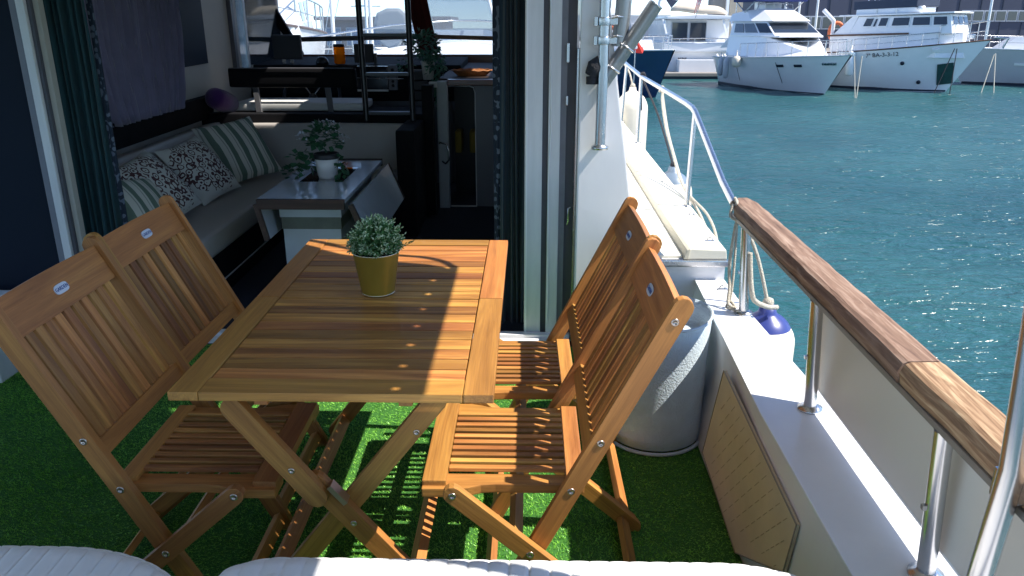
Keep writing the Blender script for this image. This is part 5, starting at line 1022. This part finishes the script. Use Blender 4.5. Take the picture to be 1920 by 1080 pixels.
for k in range(7):
    q = MB(); a = Vector((.45, 0, 1.45)) + Vector((-.02, 0, -.0)); w0 = k / 7; w1 = (k + 1) / 7
    q.hexa([(.45 - .05 - .33 * w0, -.02, 1.4 - .1 * w0), (.45 - .05 - .33 * w1, -.02, 1.4 - .1 * w1), (.12 - .22 * w1, -.06 + .05 * math.sin(k), .45 - .05 * k), (.12 - .22 * w0, -.06 + .05 * math.sin(k - 1), .5 - .05 * (k - 1))] + [(.45 - .05 - .33 * w0, .0, 1.4 - .1 * w0), (.45 - .05 - .33 * w1, .0, 1.4 - .1 * w1), (.12 - .22 * w1, -.04 + .05 * math.sin(k), .45 - .05 * k), (.12 - .22 * w0, -.04 + .05 * math.sin(k - 1), .5 - .05 * (k - 1))]); q.build('stripe', RED if k % 2 == 0 else WHITEC, fg)
MB().hexa([(.43, -.05, 1.42), (.22, -.05, 1.38), (.16, -.06, 1.08), (.34, -.06, 1.1), (.43, -.03, 1.42), (.22, -.03, 1.38), (.16, -.04, 1.08), (.34, -.04, 1.1)]).build('canton', BLUEC, fg)

# blue hulled boat
bl_, db_ = motorboat('blue_fishing_boat', 'navy blue hulled boat with white wheelhouse and red flag behind the guard rail', (5.35, 34.8, WZ), math.atan2(-3.2, 2.0), 9.5, 3.2, 1.75, 1.95, HBLUE, rake=1.0, rub=EDGEWHITE, stripe=False)
railing(bl_, db_, .02, .5, .55, 6)
V = loft(bl_, 'bulwark', HW, [(-.8, -.5), (-.8, .5), (-6.5, 1.45), (-6.5, -1.45)], [(-1.0, -.5), (-1.0, .5), (-6.5, 1.4), (-6.5, -1.4)], 1.78, 2.30)
V = loft(bl_, 'wheelhouse', HW, [(-3.4, -1.0), (-3.4, 1.0), (-6.8, 1.1), (-6.8, -1.1)], [(-3.7, -.95), (-3.7, .95), (-6.8, 1.05), (-6.8, -1.05)], 2.25, 3.30)
for f_, sp in ((0, ((.06, .46), (.54, .94))), (1, ((.06, .4), (.5, .9))), (3, ((.1, .5), (.6, .94)))): win(bl_, V, 4, f_, sp, .42, .9)
MB().prism([(-3.2, -1.2, 3.32), (-7, -1.25, 3.32), (-7, 1.25, 3.32), (-3.2, 1.2, 3.32), (-2.9, 0, 3.32)], (0, 0, .3)).build('roof', HW, bl_, bevel=.08)
q = MB(); q.tube([(-2.2 + .3 * math.cos(a), -.75, 2.5 + .3 * math.sin(a)) for a in np.linspace(0, 2 * math.pi, 20)[:-1]], .08, 8, closed=True); q.build('lifebuoy', ORANGE, bl_)
fo = thing('red_flag', 'red and white flag hanging at the blue boat beside the canopy tubes', 'flag', (4.05, 34.0, .55))
MB().hexa([(0, 0, 0), (.55, .0, -.05), (.62, .1, .1), (.0, .05, .12), (-.02, .02, .45), (.28, .02, .5), (.36, .1, .42), (.0, .06, .46)]).build('cloth', RED, fo); MB().hexa([(.1, -.03, .15), (.32, -.03, .12), (.34, -.02, .2), (.1, -.02, .22), (.1, -.03, .24), (.28, -.03, .26), (.3, -.02, .28), (.1, -.02, .3)]).build('emblem', WHITEC, fo)
MB().tube([(.25, .0, -1.7), (.25, .0, .1)], .025, 6).build('staff', STEEL, fo)

# pontoon, dock piles, fender cylinders, buildings
pn = thing('pontoon', 'low floating pontoon in front of the stern-on motor yacht', 'pontoon', (8.85, 46.9, WZ)); MB().box(-2.1, 2.4, 0, 1.6, .16, .34).build('deck', CONC, pn, bevel=.02); MB().box(-2.1, 2.4, .05, 1.55, -.3, .155).build('float', BOOT, pn)
for x_, z_, l_ in ((7.55, 1.3, 'tall pale bollard with pointed top on the pontoon, right of the blue boat'), (7.15, 1.0, 'shorter pale bollard beside the blue bow')):
    o = MB().lathe([(0, 0), (.16, 0), (.16, z_ * .75), (.12, z_ * .82), (.02, z_)], n=14).build('pontoon_bollard', HGREY, None, loc=(x_, 47.5, WZ + .34)); tag(o, l_, 'bollard')
o = thing('dock_pier', 'broad concrete pier column rising behind the cruiser, grey and beige faces', 'pier', (13.0, 56, WZ)); MB().box(-.95, .1, 0, 1.6, -1, 9).build('grey_face', CONC, o); MB().box(.102, .95, -.2, 1.6, -1, 9).build('beige_face', CONCB, o); MB().box(-.12, .05, -.25, -.0, -1, 9).build('white_pipe', EDGEWHITE, o)
wh = thing('warehouse', 'long dark slate warehouse with a strip of windows behind the moored boats', 'building', (46, 80, WZ))
SLATE = mat('slate_cladding', (.045, .055, .09), .6, var=.12, vscale=.3); SLATE2 = mat('slate_cladding_dark', (.02, .035, .06), .6, var=.12, vscale=.3)
MB().box(-22, 30, 0, 20, 0, 12).build('wall', SLATE, wh); 
for k in range(26): MB().box(-21.9 + 2 * k, -21.85 + 2 * k, -.05, .0, 0, 12).build('panel_joint', SLATE2, wh)
for k in range(9): 
    f_ = MB().box(-5.6 + 1.05 * k, -4.6 + 1.05 * k, -.08, -.001, 3.3, 4.3).build('window', HGREY, wh); MB().box(-5.5 + 1.05 * k, -4.7 + 1.05 * k, -.12, -.06, 3.4, 4.2).build('pane', BWIN, f_)
for k in range(10):
    f_ = MB().box(-20.6 + 1.05 * k, -19.6 + 1.05 * k, -.08, -.001, 2.6, 3.8).build('window', HGREY, wh); MB().box(-20.5 + 1.05 * k, -19.7 + 1.05 * k, -.12, -.06, 2.7, 3.7).build('pane', BWIN, f_)
MB().box(5.2, 8.2, -.3, -.06, 0, 12).build('dark_bay', SLATE2, wh)
struct(MB().box(-60, 120, 60, 140, WZ - 1, WZ + .9).build('quay', CONC))
# right-hand grey hulled boat
gb_, dg_ = motorboat('grey_cruiser', 'grey hulled cruiser cut by the right edge of the picture', (22.6, 43.6, WZ), math.atan2(.9, -3.0), 11, 4.0, 1.65, 1.85, HGREY, rake=1.2, rub=HW)
railing(gb_, dg_, .02, .6, .6, 8)
V = loft(gb_, 'cabin', HW, [(-1.2, -.9), (-1.2, .9), (-9, 1.7), (-9, -1.7)], [(-2.0, -.8), (-2.0, .8), (-9, 1.5), (-9, -1.5)], [1.7] * 4, [2.35, 2.35, 2.6, 2.6])
for f_ in (1, 3): win(gb_, V, 4, f_, ((.15, .32), (.42, .6), (.7, .9)), .25, .75)
V = loft(gb_, 'upper_house', HW, [(-4, -1.2), (-4, 1.2), (-9.5, 1.4), (-9.5, -1.4)], [(-5, -1.1), (-5, 1.1), (-9.5, 1.3), (-9.5, -1.3)], 2.5, 3.9)
for s_, t_ in ((.25, .6),): shared('vent', MB().box(-.25, .25, -.06, .06, 0, .03).mesh('vent'), gb_, surfM(dg_, 11, 4, s_, t_, 1)).data.materials.append(HW)
# buildings & life ring on the quay between cruiser and trawler
o = MB().tube([(.33 * math.cos(a), 0, .42 * math.sin(a)) for a in np.linspace(0, 2 * math.pi, 21)[:-1]], .09, 8, closed=True).build('lifebuoy', ORANGE, None, loc=(15.0, 41.4, 1.30)); tag(o, 'pale orange lifebuoy hanging at the trawler stern beside the cruiser windscreen', 'lifebuoy')
o = thing('davit_crane', 'white folding crane on the trawler stern deck', 'crane', (14.75, 41.2, .55)); MB().tube([(0, 0, 0), (0, 0, 1.3)], .09, 8).build('mast', HW, o); MB().tube([(0, 0, 1.25), (-.55, 0, 1.75)], .10, 8).build('jib', HW, o)
o = MB().box(-.35, .35, -.3, .3, 0, .75).build('deck_box', HW, None, bevel=.04, loc=(15.75, 41.3, .65)); tag(o, 'square white locker on the trawler stern deck', 'locker')
# mooring lines of the moored boats
mooring('tan mooring line dropping from the cruiser bow into the water, left strand', (13.45, 34.75, .38), (13.6, 34.5, WZ), .022); mooring('tan mooring line dropping from the cruiser bow into the water, right strand', (13.75, 34.7, .38), (13.66, 34.5, WZ), .022)
mooring('dark mooring line hanging down the trawler bow, slanting strand', (18.75, 37.2, .62), (18.05, 37.0, WZ), .02, ROPED); mooring('dark mooring line hanging straight down the trawler bow', (18.8, 37.1, .62), (18.55, 36.6, WZ), .02, ROPED)
mooring('pale mooring line beside the trawler bow, left strand', (20.9, 37.9, .35), (20.35, 37.4, WZ), .022); mooring('pale mooring line beside the trawler bow, right strand', (20.95, 37.9, .4), (20.85, 37.3, WZ), .022)
# masts behind
for i, (x_, y_, h, l_) in enumerate(((5.75, 60, 14, 'thin white mast just right of the open tube'), (18.6, 62, 15, 'bare mast behind the cruiser, left one'), (19.6, 62, 16, 'bare mast behind the cruiser, middle one'), (20.9, 62, 15, 'bare mast behind the cruiser, right one'), (31.2, 58, 18, 'tall white mast at the right edge of the picture'))):
    o = MB().tube([(0, 0, 0), (0, 0, h * .5), (.0, 0, h)], [.09, .08, .05], 8).build('mast', EDGEWHITE, None, loc=(x_, y_, WZ)); tag(o, l_, 'mast', 'masts beyond the moored boats')
# far shore buildings, right of the blue boat
o = thing('harbour_building', 'pale blue low harbour building behind the stern-on yacht', 'building', (7.5, 66, WZ)); MB().box(-4, 3.5, 0, 8, 0, 3.7).build('wall', HGREY, o)
for k in range(5): f_ = MB().box(-3.6 + 1.35 * k, -2.7 + 1.35 * k, -.06, .0, 2.2, 3.1).build('window', HW, o); MB().box(-3.5 + 1.35 * k, -2.8 + 1.35 * k, -.1, -.05, 2.3, 3.0).build('pane', BWIN, f_)

# --- boats seen through the windscreen
a_, da_ = motorboat('express_cruiser', 'big white cruiser filling the left half of the windscreen view', (-5.15, 15.5, WZ), math.atan2(-1.0, .30), 11, 3.3, 2.55, 2.95, HW, rake=.9)
V = loft(a_, 'superstructure', HW, [(-.9, -.9), (-.9, .9), (-9, 1.5), (-9, -1.5)], [(-1.7, -.8), (-1.7, .8), (-9, 1.3), (-9, -1.3)], 2.6, [3.5, 3.5, 3.9, 3.9])
for f_ in (1, 3): win(a_, V, 4, f_, ((.2, .4), (.5, .7)), .35, .75)
railing(a_, da_, .02, .5, .6, 7)
for x_, y_ in ((-3.2, .3), (-5, -.6), (-6.2, .8)): MB().tube([(x_, y_, 3.0), (x_ + .15, y_, 7)], .025, 6).build('antenna', EDGEWHITE, a_)
b_, dbb = motorboat('sport_boat', 'white motor boat with framed screen seen through the right of the windscreen', (-1.25, 17.2, WZ), math.atan2(-1.0, .15), 9, 3.3, 1.5, 1.75, HW, rake=1.0)
V = loft(b_, 'coachroof', HW, [(-1.0, -.5), (-1.0, .5), (-4, 1.3), (-8, 1.3), (-8, -1.3), (-4, -1.3)], [(-1.8, -.3), (-1.8, .3), (-4, 1.05), (-8, 1.1), (-8, -1.1), (-4, -1.05)], 1.6, [1.9, 1.9, 2.7, 2.75, 2.75, 2.7])
V = loft(b_, 'screen', glass('smoked_screen', (.5, .55, .6), .12), [(-3.4, -1.0), (-3.4, 1.0), (-4.6, 1.2), (-4.6, -1.2)], [(-4.2, -.8), (-4.2, .8), (-4.7, 1.0), (-4.7, -1.0)], 2.6, 3.5)
q = MB()
for s_ in (-1, 1): q.tube([(-3.4, s_ * 1.0, 2.62), (-4.2, s_ * .85, 3.5)], .04, 6); q.tube([(-4.2, s_ * .85, 3.5), (-7, s_ * 1.0, 3.6)], .04, 6)
q.tube([(-4.2, -.85, 3.5), (-4.15, 0, 3.58), (-4.2, .85, 3.5)], .05, 6); q.build('screen_frame', EDGEWHITE, b_); railing(b_, dbb, .02, .6, .5, 8)
om = thing('outboard_motor', 'silver grey outboard engine carried high on a davit seen through the ladder', 'outboard motor', (-2.50, 15.2, 1.15))
q = MB(); V = []; prof_ = [(-.28, 0), (-.30, .16), (-.24, .34), (-.05, .42), (.18, .42), (.30, .32), (.33, .12), (.28, 0)]
q.prism([(x, -.16, z + .28) for x, z in prof_], (0, .32, 0)); q.build('cowling', mat('silver_cowl', (.42, .44, .46), .35, var=.05), om, bevel=.06)
MB().prism([(-.25, -.14, .27), (.27, -.14, .27), (.12, -.14, .05), (-.05, -.14, .0), (-.2, -.14, .1)], (0, .28, 0)).build('midsection', HGREY, om, bevel=.03); MB().tube([(0, 0, .1), (-.05, 0, -.6)], .07, 8).build('leg', HGREY, om); MB().tube([(.2, .0, .2), (.5, .2, -.6), (.5, .4, -1.8)], .05, 8).build('davit', STEEL, om)
rb_, drb = motorboat('small_launch', 'small white launch below the outboard engine', (-2.7, 16.3, WZ), math.atan2(-.9, -.6), 6, 2.3, 1.75, 1.95, HW, rake=.7); 
V = loft(rb_, 'cuddy', HW, [(-1.2, -.6), (-1.2, .6), (-4, .9), (-4, -.9)], [(-1.8, -.5), (-1.8, .5), (-4, .75), (-4, -.75)], 1.8, 2.55); win(rb_, V, 4, 3, ((.2, .5), (.6, .9)), .3, .8); railing(rb_, drb, .02, .6, .5, 6)
hb2 = thing('pontoon_office', 'grey-brown harbour office with blue windows beyond the windscreen', 'building', (-7.2, 42, WZ)); MB().box(-3.2, 3.0, 0, 4, .4, 3.15).build('wall', mat('brown_cladding', (.22, .20, .21), .7, var=.1), hb2); MB().box(-3.5, 3.3, -.4, 4.4, 3.15, 3.32).build('roof', mat('grey_roof', (.20, .18, .20), .7), hb2); MB().box(-8, 8, -2, 6, -.3, .4).build('float', CONC, hb2)
for k in range(6): f_ = MB().box(-3.0 + 1.0 * k, -2.25 + 1.0 * k, -.06, .0, 1.9, 2.8).build('window', HGREY, hb2); MB().box(-2.95 + 1.0 * k, -2.3 + 1.0 * k, -.1, -.05, 1.95, 2.75).build('pane', mat('sky_pane', (.10, .2, .34), .1), f_)
for i, (x_, y_, h, l_) in enumerate(((-6.1, 26, 12, 'white mast left of the office seen through the windscreen'), (-5.1, 27, 13, 'white mast with stays left of the ladder'), (-6.6, 34, 11, 'thin mast with crosstree over the harbour office'))):
    q = MB(); q.tube([(0, 0, 0), (0, 0, h)], [.07, .04], 8); q.tube([(0, 0, h * .7), (-2.0, .4, .9)], .014, 5); q.tube([(-.6, 0, h * .33), (.6, 0, h * .33)], .03, 5); o = q.build('mast', EDGEWHITE, None, loc=(x_, y_, WZ)); tag(o, l_, 'mast', 'masts seen through the windscreen')
c_, dc_ = motorboat('white_sloop', 'white yacht hull in the lower strip of the windscreen view', (-3.6, 20.5, WZ), math.atan2(-.55, 1), 10, 3.2, 1.5, 1.8, HW, rake=1.0); railing(c_, dc_, .02, .8, .6, 9)
V = loft(c_, 'cabin', HW, [(-2.4, -.7), (-2.4, .7), (-7, 1.0), (-7, -1.0)], [(-3.0, -.6), (-3.0, .6), (-7, .9), (-7, -.9)], 1.55, 2.15); win(c_, V, 4, 3, ((.1, .3), (.4, .6), (.7, .9)), .3, .75)
# ------------------------------------------------------------------ give the boat its trim
bpy.context.view_layer.update()
for o in sc.objects:
    if o.parent is None and o.type in ('MESH', 'EMPTY') and o.name not in LEVEL:
        o.matrix_world = T @ o.matrix_basis
sc.render.engine = 'CYCLES'
